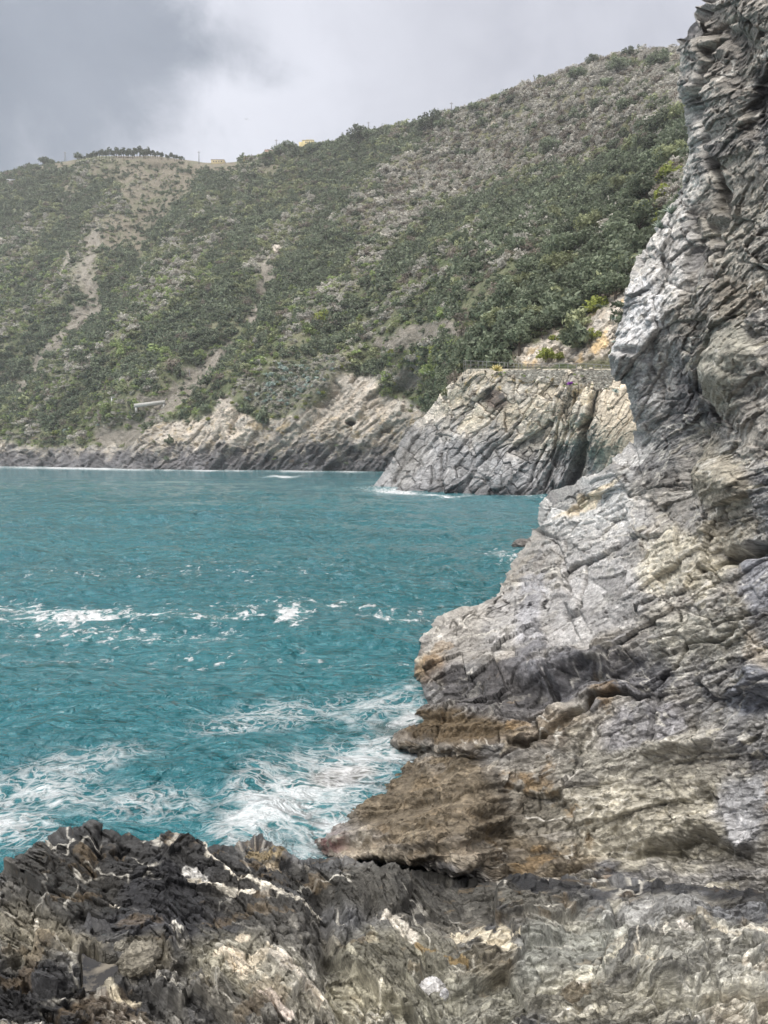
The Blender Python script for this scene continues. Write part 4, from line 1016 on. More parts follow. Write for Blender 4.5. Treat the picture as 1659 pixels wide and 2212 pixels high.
def hill_masks(px, py):
    """bare ground, screes and rock of the slope: (rock, scree, soil, olive, agave)"""
    wx, wy = warped(px, py, 22, 60, 25)
    cliffline = np.interp(wx, [-400, 0, 60, 120, 200, 260, 300, 350, 420, 480, 540, 560, 620, 680, 730, 770, 810, 850, 900, 960], [955, 955, 962, 965, 962, 960, 938, 915, 896, 880, 905, 915, 898, 880, 850, 812, 850, 862, 880, 900])
    rock = smooth(-7, 7, wy - cliffline)
    rock = np.maximum(rock, smooth(0.35, 0.6, np.maximum.reduce([blob(wx, wy, 765, 850, 70, 50, -30), blob(wx, wy, 480, 880, 22, 34), 0.45 * blob(wx, wy, 910, 570, 26, 12), blob(wx, wy, 840, 900, 40, 40), 0.8 * blob(wx, wy, 590, 525, 34, 12)])))
    near = np.maximum.reduce([blob(wx, wy, 1300, 720, 60, 70, 0), blob(wx, wy, 1190, 765, 120, 30, 0), 0.8 * blob(wx, wy, 1090, 690, 14, 30, 20), 0.9 * blob(wx, wy, 1190, 735, 26, 44, 30), blob(wx, wy, 1335, 660, 30, 60)])
    rock = np.maximum(rock, smooth(0.4, 0.65, near))
    brk = fbm(np.stack([px / 30, py / 30, px * 0 + 9], -1), 4, 112) + 0.12
    d1, a1 = polyd(wx, wy, [(330, 370), (318, 440), (295, 540)])
    soil = smooth(1, 0.35, d1 / mix(125, 22, smooth(0, 0.9, a1)))
    soil = smooth(0.0, 0.55, soil - 0.22 * np.clip(brk, -0.2, 1))
    soil = np.maximum(soil, smooth(0.35, 0.6, np.maximum.reduce([blob(wx, wy, 480, 358, 90, 16), blob(wx, wy, 230, 365, 45, 22), blob(wx, wy, 590, 365, 30, 14), 0.95 * blob(wx, wy, 250, 500, 40, 50, 30), 0.9 * blob(wx, wy, 150, 410, 26, 10), blob(wx, wy, 130, 356, 60, 9)])))
    scree = np.zeros_like(px)
    for pts, w_ in (([(165, 680), (120, 715), (70, 765), (20, 830)], 14), ([(470, 730), (440, 790), (400, 830), (340, 880), (280, 930), (240, 955)], 30), ([(215, 500), (180, 590), (185, 640), (160, 670)], 26), ([(600, 530), (560, 600), (540, 680)], 16), ([(150, 540), (130, 600)], 12), ([(310, 870), (340, 872)], 14)):
        dd, _ = polyd(wx, wy, pts)
        scree = np.maximum(scree, smooth(1.05, 0.55, dd / w_ + (1.1 if w_ < 24 or w_ == 30 else 1.6) * brk))
    scree = np.maximum(scree, smooth(0.4, 0.65, np.maximum.reduce([blob(wx, wy, 930, 715, 90, 30, 0), blob(wx, wy, 850, 740, 60, 24), 0.8 * blob(wx, wy, 890, 820, 60, 40), 0.85 * blob(wx, wy, 580, 580, 30, 26), 0.8 * blob(wx, wy, 60, 490, 26, 12), 0.62 * blob(wx, wy, 180, 585, 60, 90, 20), 0.5 * blob(wx, wy, 110, 560, 40, 60, 20)])))
    agave = np.maximum(blob(wx, wy, 650, 830, 110, 55, -22), blob(wx, wy, 560, 850, 40, 40))
    olive = np.clip(smooth(0.2, 0.7, np.maximum.reduce([blob(wx, wy, 1250, 225, 400, 140, -18), blob(wx, wy, 1000, 360, 230, 70, -20), 0.75 * blob(wx, wy, 850, 460, 150, 50, -20)])), 0, 1)
    return rock, scree, soil, olive, agave, (wx, wy), cliffline

def hill_detail(P, px, py):
    Pf = P.astype(f32)
    rock, scree, soil, olive, agave, w_, cl = hill_masks(px, py)
    spur = fbm(np.stack([(px + py) / 105, (px - py) / 480, px * 0 + 4], -1), 3, 120)
    d = 14 * spur + 8 * fbm(Pf / 70, 3, 81) + 2.0 * fbm(Pf / 14, 3, 82)
    L = 6.0
    R = slab(px, py, P, 34.0, 48, 83, 1.8); R['Q'] = Pf
    R['d'] = R['d'] * np.linalg.norm(P - CAM, axis=-1) / F * 1.35
    near = smooth(230, 150, P[..., 1])
    d = d * (1 - 0.85 * near)
    d = d + R['d'] * (0.2 + 0.9 * rock + 0.25 * scree)
    # gullies of the slips
    for pts, g, dep in (([(330, 350), (318, 440), (295, 540), (250, 620), (165, 680), (20, 830)], 40, 14), ([(600, 480), (545, 680), (440, 790), (260, 950)], 34, 8), ([(760, 330), (700, 430), (640, 500)], 40, 8)):
        dd, _ = polyd(w_[0], w_[1], pts)
        d = d - dep * np.exp(-(dd / g) ** 2)
    cave = blob(px, py, 757, 912, 13, 8)
    d = d - 5.0 * smooth(0.35, 0.7, cave)
    for pts, g, dep in (([(300, 990), (330, 930)], 5, 2), ([(400, 1005), (440, 930)], 5, 2.2), ([(362, 1000), (395, 940)], 4, 1.5), ([(690, 1010), (720, 960)], 8, 2.5), ([(540, 1010), (580, 950)], 6, 1.5)):
        dd, _ = polyd(w_[0], w_[1], pts); d = d - dep * np.exp(-(dd / g) ** 2)
    d = d + 5 * blob(px, py, 330, 975, 45, 50) * rock
    tope = smooth(0, 16, py - np.interp(px, RIDGE[:, 0], RIDGE[:, 1]))
    R['d'] = d * (0.12 + 0.88 * tope) ; R['m'] = (rock, scree, soil, olive, agave); R['w'] = w_; R['cl'] = cl; R['near'] = near
    return R

def hill_colour(R, P, px, py):
    rock, scree, soil, olive, agave = R['m']; Pf = P.astype(f32); wx, wy = R['w']
    n = fbm(Pf / 12, 5, 86)[..., None]; n2 = fbm(Pf / 3, 3, 87)[..., None]
    g = mix(np.array((0.09, 0.12, 0.055)), np.array((0.19, 0.185, 0.12)), np.clip(0.5 + 1.2 * n + 0.5 * n2, 0, 1))
    g = mix(g, mix(np.array((0.20, 0.18, 0.12)), np.array((0.12, 0.13, 0.06)), np.clip(0.5 + 2 * n, 0, 1)), (olive * 0.9)[..., None])
    g = mix(g, np.array((0.20, 0.195, 0.16)), (0.6 * smooth(0.3, 0.7, agave))[..., None])
    s = mix(np.array((0.135, 0.12, 0.088)), np.array((0.20, 0.178, 0.135)), np.clip(0.5 + 1.5 * n2, 0, 1))
    grn = np.clip(fbm(Pf / 18, 3, 90) * 3, 0, 1)[..., None]
    s = mix(s, np.array((0.10, 0.12, 0.06)), grn * 0.55)
    c = mix(g, s, soil[..., None])
    sc = mix(np.array((0.17, 0.155, 0.125)), np.array((0.27, 0.25, 0.215)), R['a3'][..., None])
    c = mix(c, sc, scree[..., None])
    up = np.clip((R['cl'] + 50 + 26 * n[..., 0] - py) / 70, 0, 1)
    # tan above, grey in the spray, black at the waterline
    r = mineral(R, (0.36, 0.34, 0.30), (0.30, 0.30, 0.30), (0.40, 0.35, 0.27), (0.15, 0.15, 0.15), (0.45, 0.40, 0.31), 0.3, 0.7)
    tanr = mix(np.array((0.58, 0.51, 0.42)), np.array((0.50, 0.47, 0.42)), R['a2'][..., None]) * (1 + 0.5 * (R['a1'][..., None] - 0.5))
    z = P[..., 2]
    r = mix(r, tanr, np.clip(smooth(9, 19, z + 14 * n[..., 0] + 7 * (R['a1'] - 0.5)) * 0.85 + R['near'] * 0.7, 0, 1)[..., None])
    dk = smooth(13, 4, z + 10 * n[..., 0] + 6 * (R['a2'] - 0.5)) * (1 - R['near'])
    r = mix(r, np.array((0.11, 0.11, 0.118)) * (0.7 + 0.8 * R['a2'][..., None]), (dk * 0.92)[..., None])
    r = mix(r, r * np.array((1.15, 0.92, 0.55)), (smooth(0.2, 0.4, fbm(Pf / 5, 3, 92)) * R['near'] * 0.8)[..., None])
    och = smooth(0.1, 0.3, fbm(Pf / 4, 3, 94)) * np.exp(-((z - 17) / 6) ** 2) * (1 - R['near'])
    r = mix(r, np.array((0.42, 0.30, 0.11)), (och * 0.45)[..., None])
    c = mix(c, r, rock[..., None])
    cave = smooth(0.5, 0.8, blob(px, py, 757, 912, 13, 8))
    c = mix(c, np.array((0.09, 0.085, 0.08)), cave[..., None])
    wet = smooth(2.5, 0.5, z) * rock
    return c, wet

hg = hill_grid()
HILL_PX, HILL_PY = hg[0], hg[1]
hill, HILL_P = relief("hillside", hg[0], hg[2], hg[1], hill_detail, hill_colour, MAT_ROCK_FAR, kind="structure", label="steep scrub-covered hillside with slips above low sea cliffs")
print("hill", round(time.time() - T0, 1))
# ------------------------------------------------------------------ plants
def leaf_cloud(seed, clumps=26, per=16, R=(1, 1, 0.8), leaf=0.2, cr=0.36, low=-0.15, flat=0.5, core=True):
    """crown of leaf sprays: clumps spread through the volume, each a ragged shell of small leaf faces"""
    r = np.random.default_rng(seed)
    V = []
    R = np.array(R)
    for _ in range(clumps):
        d = r.normal(size=3); d /= np.linalg.norm(d)
        d[2] = max(d[2], low) if r.random() < 0.8 else d[2] * 0.5
        c = d * R * r.uniform(0.45, 0.85)
        s = cr * r.uniform(0.6, 1.25)
        for _ in range(per):
            n = r.normal(size=3); n[2] += 0.25; n /= np.linalg.norm(n)
            p = c + n * s * r.uniform(0.5, 1.0) * np.array([1, 1, 0.85])
            m = n + r.normal(size=3) * flat; m /= np.linalg.norm(m)
            a = np.cross(m, r.normal(size=3)); a /= np.linalg.norm(a); b = np.cross(m, a)
            l = leaf * r.uniform(0.6, 1.3)
            V += [p - a * l * 0.5, p + b * l * 0.32, p + a * l * 0.6, p - b * l * 0.32]
    V = np.array(V)
    Fq = np.arange(len(V)).reshape(-1, 4)
    fl = [Fq]
    if core:      # twigs and inner leaves: a ragged dark heart that keeps the crown from being see-through
        k = 14
        W = []
        for i in range(k):
            d = r.normal(size=3); d /= np.linalg.norm(d)
            W.append(d * R * r.uniform(0.2, 0.55))
        W = np.array(W); n0 = len(V)
        tri = []
        for i in range(k):
            for j in range(2):
                a, b = r.integers(0, k, 2)
                if len({i, a, b}) == 3: tri.append((n0 + i, n0 + a, n0 + b))
        V = np.vstack([V, W]); fl.append(np.array(tri))
    return V, fl

def leaf_mat(name, c1, c2, rnd=0.25, scale=1.6, sat=1.0):
    m, nt, nd, lk = mat_new(name)
    oi = N(nt, 'ShaderNodeObjectInfo'); tc = N(nt, 'ShaderNodeTexCoord'); g = N(nt, 'ShaderNodeNewGeometry')
    nz = noise_node(nt, g.outputs['Position'], scale, 4, 0.6)
    f = math_node(nt, 'ADD', math_node(nt, 'MULTIPLY', nz, 0.9), math_node(nt, 'MULTIPLY', g.outputs['Random Per Island'], 0.5))
    c = mixcol(nt, maprange(nt, f, 0.4, 1.0, 0, 1), c1, c2)
    c = mixcol(nt, 1.0, c, maprange(nt, oi.outputs['Random'], 0, 1, 1 - rnd, 1 + rnd), 'MULTIPLY')
    d = N(nt, 'ShaderNodeBsdfPrincipled'); d.inputs['Roughness'].default_value = 0.65; d.inputs['Specular IOR Level'].default_value = 0.25
    lk.new(c, d.inputs['Base Color'])
    t = N(nt, 'ShaderNodeBsdfTranslucent'); lk.new(c, t.inputs[0])
    mx = N(nt, 'ShaderNodeMixShader'); mx.inputs[0].default_value = 0.25
    lk.new(d.outputs[0], mx.inputs[1]); lk.new(t.outputs[0], mx.inputs[2])
    o = N(nt, 'ShaderNodeOutputMaterial'); lk.new(mx.outputs[0], o.inputs[0])
    return m

LM = dict(dark=leaf_mat("leaf_dark_evergreen", (0.075, 0.10, 0.066), (0.235, 0.275, 0.18), 0.3, 0.5),
          mid=leaf_mat("leaf_mid_green", (0.14, 0.16, 0.085), (0.38, 0.41, 0.235), 0.3, 0.5),
          olive=leaf_mat("leaf_grey_olive", (0.36, 0.345, 0.30), (0.60, 0.58, 0.53), 0.22, 0.5),
          dry=leaf_mat("twig_dry_brown", (0.16, 0.135, 0.11), (0.31, 0.275, 0.23), 0.25, 0.5),
          lime=leaf_mat("leaf_lime_spurge", (0.15, 0.19, 0.045), (0.34, 0.37, 0.09), 0.2, 1.2),
          grass=leaf_mat("leaf_fresh_green", (0.165, 0.215, 0.08), (0.39, 0.48, 0.20), 0.25, 0.5),
          pine=leaf_mat("leaf_ridge_pine", (0.06, 0.08, 0.055), (0.13, 0.155, 0.10), 0.2, 0.5),
          purple=leaf_mat("petal_purple", (0.20, 0.03, 0.30), (0.40, 0.10, 0.55), 0.1, 8))
BARK = simple_mat("bark_grey_brown", (0.12, 0.095, 0.075), 0.9, 0.3, 6, 0.02)

# ---- maquis that nobody could count: instances on points, one object per kind of scrub
rows, cols = HILL_PX.shape
M_rock, M_scree, M_soil, M_olive, M_agave, (WX, WY), CLN = hill_masks(HILL_PX, HILL_PY)
du = HILL_P[1:, 1:] - HILL_P[:-1, :-1]; dv_ = HILL_P[1:, :-1] - HILL_P[:-1, 1:]
area = np.zeros((rows, cols)); area[:-1, :-1] = 0.5 * np.linalg.norm(np.cross(du, dv_), axis=-1)
area = np.minimum(area, 12)
vis = (HILL_PX > -90) & (HILL_PX < 1560) & (np.arange(rows)[:, None] > 12) & ~((HILL_PX > 140) & (HILL_PX < 520) & (HILL_PY < np.interp(HILL_PX, RIDGE[:, 0], RIDGE[:, 1]) + 9))
hid = (HILL_PX > 1000) & (HILL_PY > 800) | (HILL_PX > 1010) & (HILL_PY > 770) & (HILL_P[..., 1] < 128)
bn = fbm(np.stack([HILL_PX / 16, HILL_PY / 16, HILL_PX * 0], -1), 3, 111)
bare = np.clip(M_rock * 0.985 + M_scree * np.clip(0.90 - 0.9 * bn, 0, 1) + M_soil * np.clip(0.64 - 1.3 * bn, 0, 1), 0, 0.99)
pt = np.stack([HILL_P[..., 0], HILL_P[..., 1], HILL_P[..., 2]], -1).astype(f32)
cl_n = fbm(pt / 22, 4, 101)
nearw = 1 + 3.0 * smooth(260, 140, HILL_P[..., 1])
cov = area * vis * (~hid) * (1 - bare) * nearw * (1 + 1.6 * smooth(0.3, 0.6, M_agave))
wsum = cov.ravel() / cov.sum()
NS = 60000
idx = rng.choice(rows * cols, NS, p=wsum)
ppos = HILL_P.reshape(-1, 3)[idx] + rng.normal(size=(NS, 3)) * np.array([0.8, 0.8, 0.0])
po, pxs, pys = M_olive.ravel()[idx], HILL_PX.ravel()[idx], HILL_PY.ravel()[idx]
pag, pn = M_agave.ravel()[idx], cl_n.ravel()[idx]
pbare = np.maximum(M_rock, np.maximum(M_scree, M_soil)).ravel()[idx]
u_ = rng.random(NS)
kind = np.full(NS, 'mid', dtype='U6')
kind[(pn + 0.5 * (u_ - 0.5)) < 0.02] = 'dark'
low_ = (pys > 560) & (pxs < 1000)
kind[low_ & (rng.random(NS) < 0.45)] = 'grass'
kind[(rng.random(NS) < po * 0.85)] = 'olive'
kind[(rng.random(NS) < 0.12 + 0.10 * po) ] = 'dry'
SPUR = fbm(np.stack([(HILL_PX + HILL_PY) / 105, (HILL_PX - HILL_PY) / 480, HILL_PX * 0 + 4], -1), 3, 120).ravel()[idx]
val_ = (SPUR < -0.06) & (po < 0.5) & (rng.random(NS) < 0.75)
kind[val_] = 'dark'
kind[(SPUR > 0.10) & (rng.random(NS) < 0.40)] = 'olive'
kind[(pag > 0.35) & (rng.random(NS) < 0.7)] = 'olive'
kind[(pxs > 1040) & (pys > 260) & (pn > -0.15) & (rng.random(NS) < 0.55) & (po < 0.4)] = 'dark'
kind[(pys > 690) & (pxs > 450) & (pxs < 1000) & (rng.random(NS) < 0.04)] = 'lime'
dist_ = np.linalg.norm(ppos - CAM, axis=1)
size = np.exp(rng.normal(0.40, 0.52, NS)) * np.where(kind == 'olive', 0.85, 1.0) * np.where(kind == 'dark', 1.25, 1.0) * np.where(kind == 'grass', 0.72, 1.0) * np.where(kind == 'lime', 0.6, 1.0)
size = np.clip(size, 0.5, 4.6) * np.interp(dist_, [120, 250, 450], [0.8, 0.92, 1.08]) * np.where(pbare > 0.4, 0.6, 1) * np.where(pag > 0.35, 0.55, 1)

PROTO = bpy.data.collections.new("plant_sources")     # sources only, never linked to the scene
def proto(name, kind, seed, **kw):
    V, fl = leaf_cloud(seed, **kw)
    o = bpy.data.objects.new(name, mesh_np(name, V, fl, (LM[kind],)))
    PROTO.objects.link(o)
    return o
SRC = {}
for k in ('dark', 'mid', 'olive', 'dry', 'lime', 'grass'):
    SRC[k] = [proto("shrub_source", k, 200 + i * 7 + len(k), clumps=20, per=15, R=((1, 1, 0.9), (1.25, 0.8, 0.65), (0.75, 0.9, 1.15), (1.3, 1.1, 0.5), (0.9, 0.6, 0.9))[i], leaf=(0.27, 0.22, 0.25, 0.2, 0.3)[i] if k != 'dry' else 0.18, cr=(0.36, 0.28, 0.33, 0.26, 0.4)[i]) for i in range(5)]

def scatter(name, srcs, P, scl, label, cat="shrub"):
    me = bpy.data.meshes.new(name)
    me.vertices.add(len(P)); me.vertices.foreach_set("co", np.ascontiguousarray(P, f32).ravel())
    a = me.attributes.new('scl', 'FLOAT_VECTOR', 'POINT'); a.data.foreach_set('vector', np.ascontiguousarray(scl, f32).ravel())
    a = me.attributes.new('rot', 'FLOAT_VECTOR', 'POINT')
    r = np.zeros((len(P), 3), f32); r[:, 2] = rng.random(len(P)) * 6.28; r[:, 0] = rng.normal(0, 0.15, len(P)); a.data.foreach_set('vector', r.ravel())
    a = me.attributes.new('which', 'INT', 'POINT'); a.data.foreach_set('value', rng.integers(0, len(srcs), len(P)).astype(np.int32))
    o = link(name, me, kind="stuff", label=label, category=cat)
    ng = bpy.data.node_groups.new(name, 'GeometryNodeTree')
    ng.interface.new_socket("Geometry", in_out='INPUT', socket_type='NodeSocketGeometry'); ng.interface.new_socket("Geometry", in_out='OUTPUT', socket_type='NodeSocketGeometry')
    gi = ng.nodes.new('NodeGroupInput'); go = ng.nodes.new('NodeGroupOutput')
    ins = ng.nodes.new('GeometryNodeInstanceOnPoints'); gt = ng.nodes.new('GeometryNodeGeometryToInstance')
    for s in reversed(srcs):
        oi = ng.nodes.new('GeometryNodeObjectInfo'); oi.inputs['Object'].default_value = s; oi.inputs['As Instance'].default_value = True
        ng.links.new(oi.outputs['Geometry'], gt.inputs[0])
    def attr(n, t):
        q = ng.nodes.new('GeometryNodeInputNamedAttribute'); q.data_type = t; q.inputs['Name'].default_value = n
        return q.outputs['Attribute']
    ng.links.new(gi.outputs[0], ins.inputs['Points']); ng.links.new(gt.outputs[0], ins.inputs['Instance'])
    ins.inputs['Pick Instance'].default_value = True
    ng.links.new(attr('which', 'INT'), ins.inputs['Instance Index'])
    er = ng.nodes.new('FunctionNodeEulerToRotation'); ng.links.new(attr('rot', 'FLOAT_VECTOR'), er.inputs[0]); ng.links.new(er.outputs[0], ins.inputs['Rotation'])
    ng.links.new(attr('scl', 'FLOAT_VECTOR'), ins.inputs['Scale'])
    ng.links.new(ins.outputs[0], go.inputs[0])
    md = o.modifiers.new("scatter", 'NODES'); md.node_group = ng
    return o
LAB = dict(dark="dark evergreen maquis massed over the hillside", mid="mid green maquis massed over the hillside", olive="grey olive scrub covering the upper right slope", dry="brown dry brush scattered through the maquis",
           lime="small yellow green spurge dotted along the lower slope", grass="low fresh green brush of the lower slope")
NAMES = dict(dark="evergreen_scrub", mid="green_scrub", olive="olive_scrub", dry="dry_brush", lime="spurge_scrub", grass="low_brush")
def clampz(s):
    return np.stack([s * rng.uniform(0.9, 1.25, len(s)), s * rng.uniform(0.9, 1.25, len(s)), s * rng.uniform(0.65, 1.25, len(s))], -1)
# the largest near ones become plants of their own below
big = (dist_ < 235) & (pxs > 1000) & (pxs < 1500) & (np.isin(kind, ['dark', 'mid'])) & (size > 1.15) & (pys < 800)
for k in SRC:
    s = (kind == k) & ~big
    if s.sum() == 0: continue
    scatter(NAMES[k], SRC[k], ppos[s] + np.array([0, 0, 0.25]) * size[s][:, None], clampz(size[s]), LAB[k])
print("scatter", NS, big.sum(), round(time.time() - T0, 1))
# ------------------------------------------------------------------ things that stand on the land
def project(P):
    v = P - CAM; c, s = math.cos(PITCH), math.sin(PITCH)
    z = v[..., 1] * c - v[..., 2] * s; yv = v[..., 1] * s + v[..., 2] * c
    return CX + F * v[..., 0] / z, CY - F * yv / z
_proj = {}
for nm, P in (('hill', HILL_P), ('cape', CAPE_P), ('cliff', CLIFF_P), ('fore', FORE_P)):
    a, b = project(P); _proj[nm] = (a, b, P)
def spot(px, py, on='hill', front=True):
    a, b, P = _proj[on]
    d = (a - px) ** 2 + (b - py) ** 2
    if front:
        m = d < max(9.0, d.min() * 2.0)
        i = np.where(m, P[..., 1], 1e9).argmin()
    else:
        i = d.argmin()
    return P.reshape(-1, 3)[i].copy()
def mpp_at(p):
    return np.linalg.norm(p - CAM) / F

def empty(name, loc, label, cat, group=None, rz=0.0, sc=1.0):
    o = bpy.data.objects.new(name, None); COL.objects.link(o)
    o.location = loc; o.rotation_euler = (0, 0, rz); o.scale = (sc, sc, sc) if np.isscalar(sc) else sc
    o.empty_display_size = 0.2
    o['label'] = label; o['category'] = cat
    if group: o['group'] = group
    return o
def single(name, me, loc, label, cat, group=None, rz=0.0, sc=1.0, tilt=0.0):
    o = link(name, me, label=label, category=cat, group=group)
    o.location = loc; o.rotation_euler = (tilt, 0, rz); o.scale = (sc, sc, sc) if np.isscalar(sc) else sc
    return o

# ---- near evergreen trees: trunk with limbs, and a crown of leaf sprays
def tree_parts(seed, kind, h=1.0, R=(0.55, 0.55, 0.42), clumps=60, per=24, leaf=0.085, zc=0.62):
    r = np.random.default_rng(seed)
    V, fl = leaf_cloud(seed, clumps, per, R, leaf, 0.15, -0.5)
    V = V + np.array([0, 0, zc])
    crown = mesh_np("crown", V, fl, (LM[kind],))
    mb = MB()
    top = np.array([r.normal(0, 0.04), r.normal(0, 0.04), zc * 0.9])
    mb.tube([(0, 0, -0.1), top * 0.4, top * 0.75, top], [0.045, 0.035, 0.025, 0.014], 8)
    for i in range(5):
        a = i * 1.26 + r.uniform(0, 0.6); b = top * r.uniform(0.35, 0.8)
        e = b + np.array([math.cos(a) * R[0] * 0.6, math.sin(a) * R[1] * 0.6, r.uniform(0.1, 0.3)])
        mb.tube([b, (b + e) / 2 + np.array([0, 0, 0.03]), e], [0.02, 0.014, 0.006], 6)
    return crown, mb.mesh("trunk", BARK, True)
TREES = [tree_parts(300 + i, 'dark', R=(0.55, 0.5, 0.40 + 0.06 * (i % 2))) for i in range(3)] + [tree_parts(310, 'mid')]
def place_tree(name, parts, p, height, label, group, cat="tree", rz=None, w=1.0):
    o = empty(name, p, label, cat, group, rng.uniform(0, 6.28) if rz is None else rz, (height * w, height * w, height))
    link("trunk", parts[1], o); link("crown", parts[0], o)
    return o
GROVE = [(1000, 785), (1012, 745), (1050, 690), (1110, 620), (1180, 560), (1270, 440), (1330, 300), (1400, 262), (1485, 245), (1495, 330), (1420, 385), (1385, 470), (1360, 560), (1335, 640), (1255, 640), (1225, 690), (1175, 725), (1105, 760), (1050, 775)]
pts = []
tries = 0
while len(pts) < 92 and tries < 6000:
    tries += 1
    q = np.array([rng.uniform(1000, 1495), rng.uniform(245, 785)])
    if not inside(q[0], q[1], GROVE): continue
    if all(np.hypot(*(q - z)) > 25 for z in pts): pts.append(q)
pts.sort(key=lambda z: z[1])
for q in pts:
    p = spot(q[0], q[1] + 10); m = mpp_at(p)
    h = np.clip(rng.uniform(40, 74) * m, 3.0, 8.5)
    if q[1] > 640: lab, grp = "dark evergreen oak just above the railing path", "evergreen oaks above the railing path"
    elif q[0] > 1330 and q[1] > 420: lab, grp = "dark evergreen oak close beside the tall cliff edge", "evergreen oaks beside the cliff edge"
    elif q[1] < 420: lab, grp = "dark evergreen oak high on the slope by the cliff top", "evergreen oaks high by the cliff"
    else: lab, grp = "dark evergreen oak in the middle of the wooded slope", "evergreen oaks in the middle of the slope"
    place_tree("evergreen_oak", TREES[rng.integers(0, 3)] if rng.random() < 0.8 else TREES[3], p - np.array([0, 0, 0.2 * h]), h, lab, grp, w=rng.uniform(0.95, 1.35))

# ---- large single shrubs of the near slope
NB = np.where(big)[0]
NB = NB[np.argsort(-(size[NB] / dist_[NB]))][:110]
for i in NB:
    lab, grp = ("bushy dark green shrub growing among the oaks near the cliff", "dark shrubs among the oaks") if kind[i] == 'dark' else ("bushy mid green shrub growing among the oaks near the cliff", "green shrubs among the oaks")
    single("maquis_shrub", SRC[kind[i]][i % 3].data, ppos[i] + np.array([0, 0, 0.3 * size[i]]), lab, "shrub", grp, rng.uniform(0, 6), size[i] * rng.uniform(0.9, 1.2))

# ---- yellow green spurges
SP = [mesh_np("spurge", *leaf_cloud(400 + i, 34, 22, (1, 1, 0.75), 0.2, 0.27, -0.1), (LM['lime'],)) for i in range(2)]
for x, y, r_, on, lab in ((1285, 668, 25, 'hill', "large round lime green spurge above the path beside the cliff"), (1281, 728, 18, 'hill', "round lime green spurge on tan rock below the largest one"), (1443, 385, 26, 'hill', "tall yellow green bush against the cliff edge, upper slope"),
                      (1432, 425, 22, 'hill', "fresh green bush just under the tall yellow green one at the cliff edge"), (1402, 472, 28, 'hill', "wide yellow lime bush beside the agaves on the cliff edge"), (1430, 474, 17, 'hill', "small yellow bush squeezed between the wide lime bush and an agave"),
                      (1474, 340, 20, 'hill', "light green bush leaning on the upper cliff edge"), (1476, 295, 13, 'hill', "small light green bush highest on the cliff edge"), (966, 788, 17, 'hill', "bright yellow spurge at the left end of the railing"),
                      (1205, 770, 12, 'hill', "low yellow green spurge behind the middle of the railing"), (1177, 768, 18, 'hill', "green spurge on pale rock behind the railing"), (1240, 741, 11, 'hill', "small spurge on the bank between rock ribs"),
                      (1190, 684, 11, 'hill', "small light green spurge in the dark oaks"), (1073, 735, 10, 'hill', "small light green spurge under the oaks near the yellow agave"), (1195, 730, 10, 'hill', "small green spurge left of the round ones on the bank")):
    p = spot(x, y, on); m = mpp_at(p)
    single("spurge_bush", SP[x % 2], p + np.array([0, -0.5 * r_ * m, 0]), lab, "shrub", "spurge bushes near the cliff", rng.uniform(0, 6), r_ * m * 1.3)
for x, y, r_ in ((698, 688, 9), (773, 691, 9), (750, 731, 6), (810, 761, 8), (845, 763, 12), (872, 778, 9), (980, 741, 8), (862, 756, 8), (35, 908, 8), (233, 826, 8), (640, 905, 7), (590, 900, 6), (560, 890, 7), (735, 790, 8), (760, 775, 8), (905, 770, 9), (930, 760, 7), (890, 800, 8), (850, 830, 7), (600, 830, 6), (700, 850, 7), (120, 935, 9), (100, 940, 7), (60, 930, 6), (180, 900, 6), (500, 870, 6), (450, 905, 7), (660, 870, 6)):
    p = spot(x, y); m = mpp_at(p)
    single("spurge_bush", SP[x % 2], p + np.array([0, -0.4 * r_ * m, 0]), "small yellow green spurge dotted low on the far slope above the sea cliffs", "shrub", "small spurges above the sea cliffs", rng.uniform(0, 6), r_ * m)

# ---- agaves
def agave_mesh(seed, n=26, mat=None, droop=0.5):
    r = np.random.default_rng(seed); V, Fs = [], []
    for i in range(n):
        a = i * 2.399; el = math.radians(12 + 66 * (i / n)) ; L = 1.0 * r.uniform(0.85, 1.1) * (1 - 0.25 * i / n); w = 0.10
        d = np.array([math.cos(a) * math.cos(el), math.sin(a) * math.cos(el), math.sin(el)]); s = np.array([-math.sin(a), math.cos(a), 0]); u = np.cross(d, s) * -1
        o = len(V)
        for k, (t, ww) in enumerate(((0, 0.6), (0.25, 1.0), (0.55, 0.85), (0.8, 0.5), (1.0, 0.05))):
            c = d * L * t - np.array([0, 0, droop * 0.35 * L * t * t * math.cos(el)])
            V += [c - s * w * ww + u * w * ww * 0.45, c - u * 0.015, c + s * w * ww + u * w * ww * 0.45, c - u * 0.05 * ww]
        for k in range(4):
            q = o + 4 * k
            Fs += [(q, q + 1, q + 5, q + 4), (q + 1, q + 2, q + 6, q + 5), (q, q + 4, q + 7, q + 3), (q + 2, q + 3, q + 7, q + 6)]
    return mesh_np("agave", np.array(V), np.array(Fs), (mat,), None, True)
AG = simple_mat("agave_blue_green", (0.38, 0.48, 0.44), 0.5, 0.25, 2.0); AGV = simple_mat("agave_striped", (0.30, 0.36, 0.30), 0.5, 0.6, 5.0); AGY = simple_mat("agave_yellow", (0.58, 0.50, 0.20), 0.5, 0.25, 2.0)
AGM = agave_mesh(1, 26, AG); AGM2 = agave_mesh(2, 24, AGV); AGM3 = agave_mesh(3, 26, AGY, 0.2)
p = spot(1069, 803, 'cape'); single("agave", AGM3, p + np.array([0, -0.6, 0.15]), "yellow agave rosette perched on the headland below the railing", "agave", None, 0.4, 19 * mpp_at(p), 0.35)
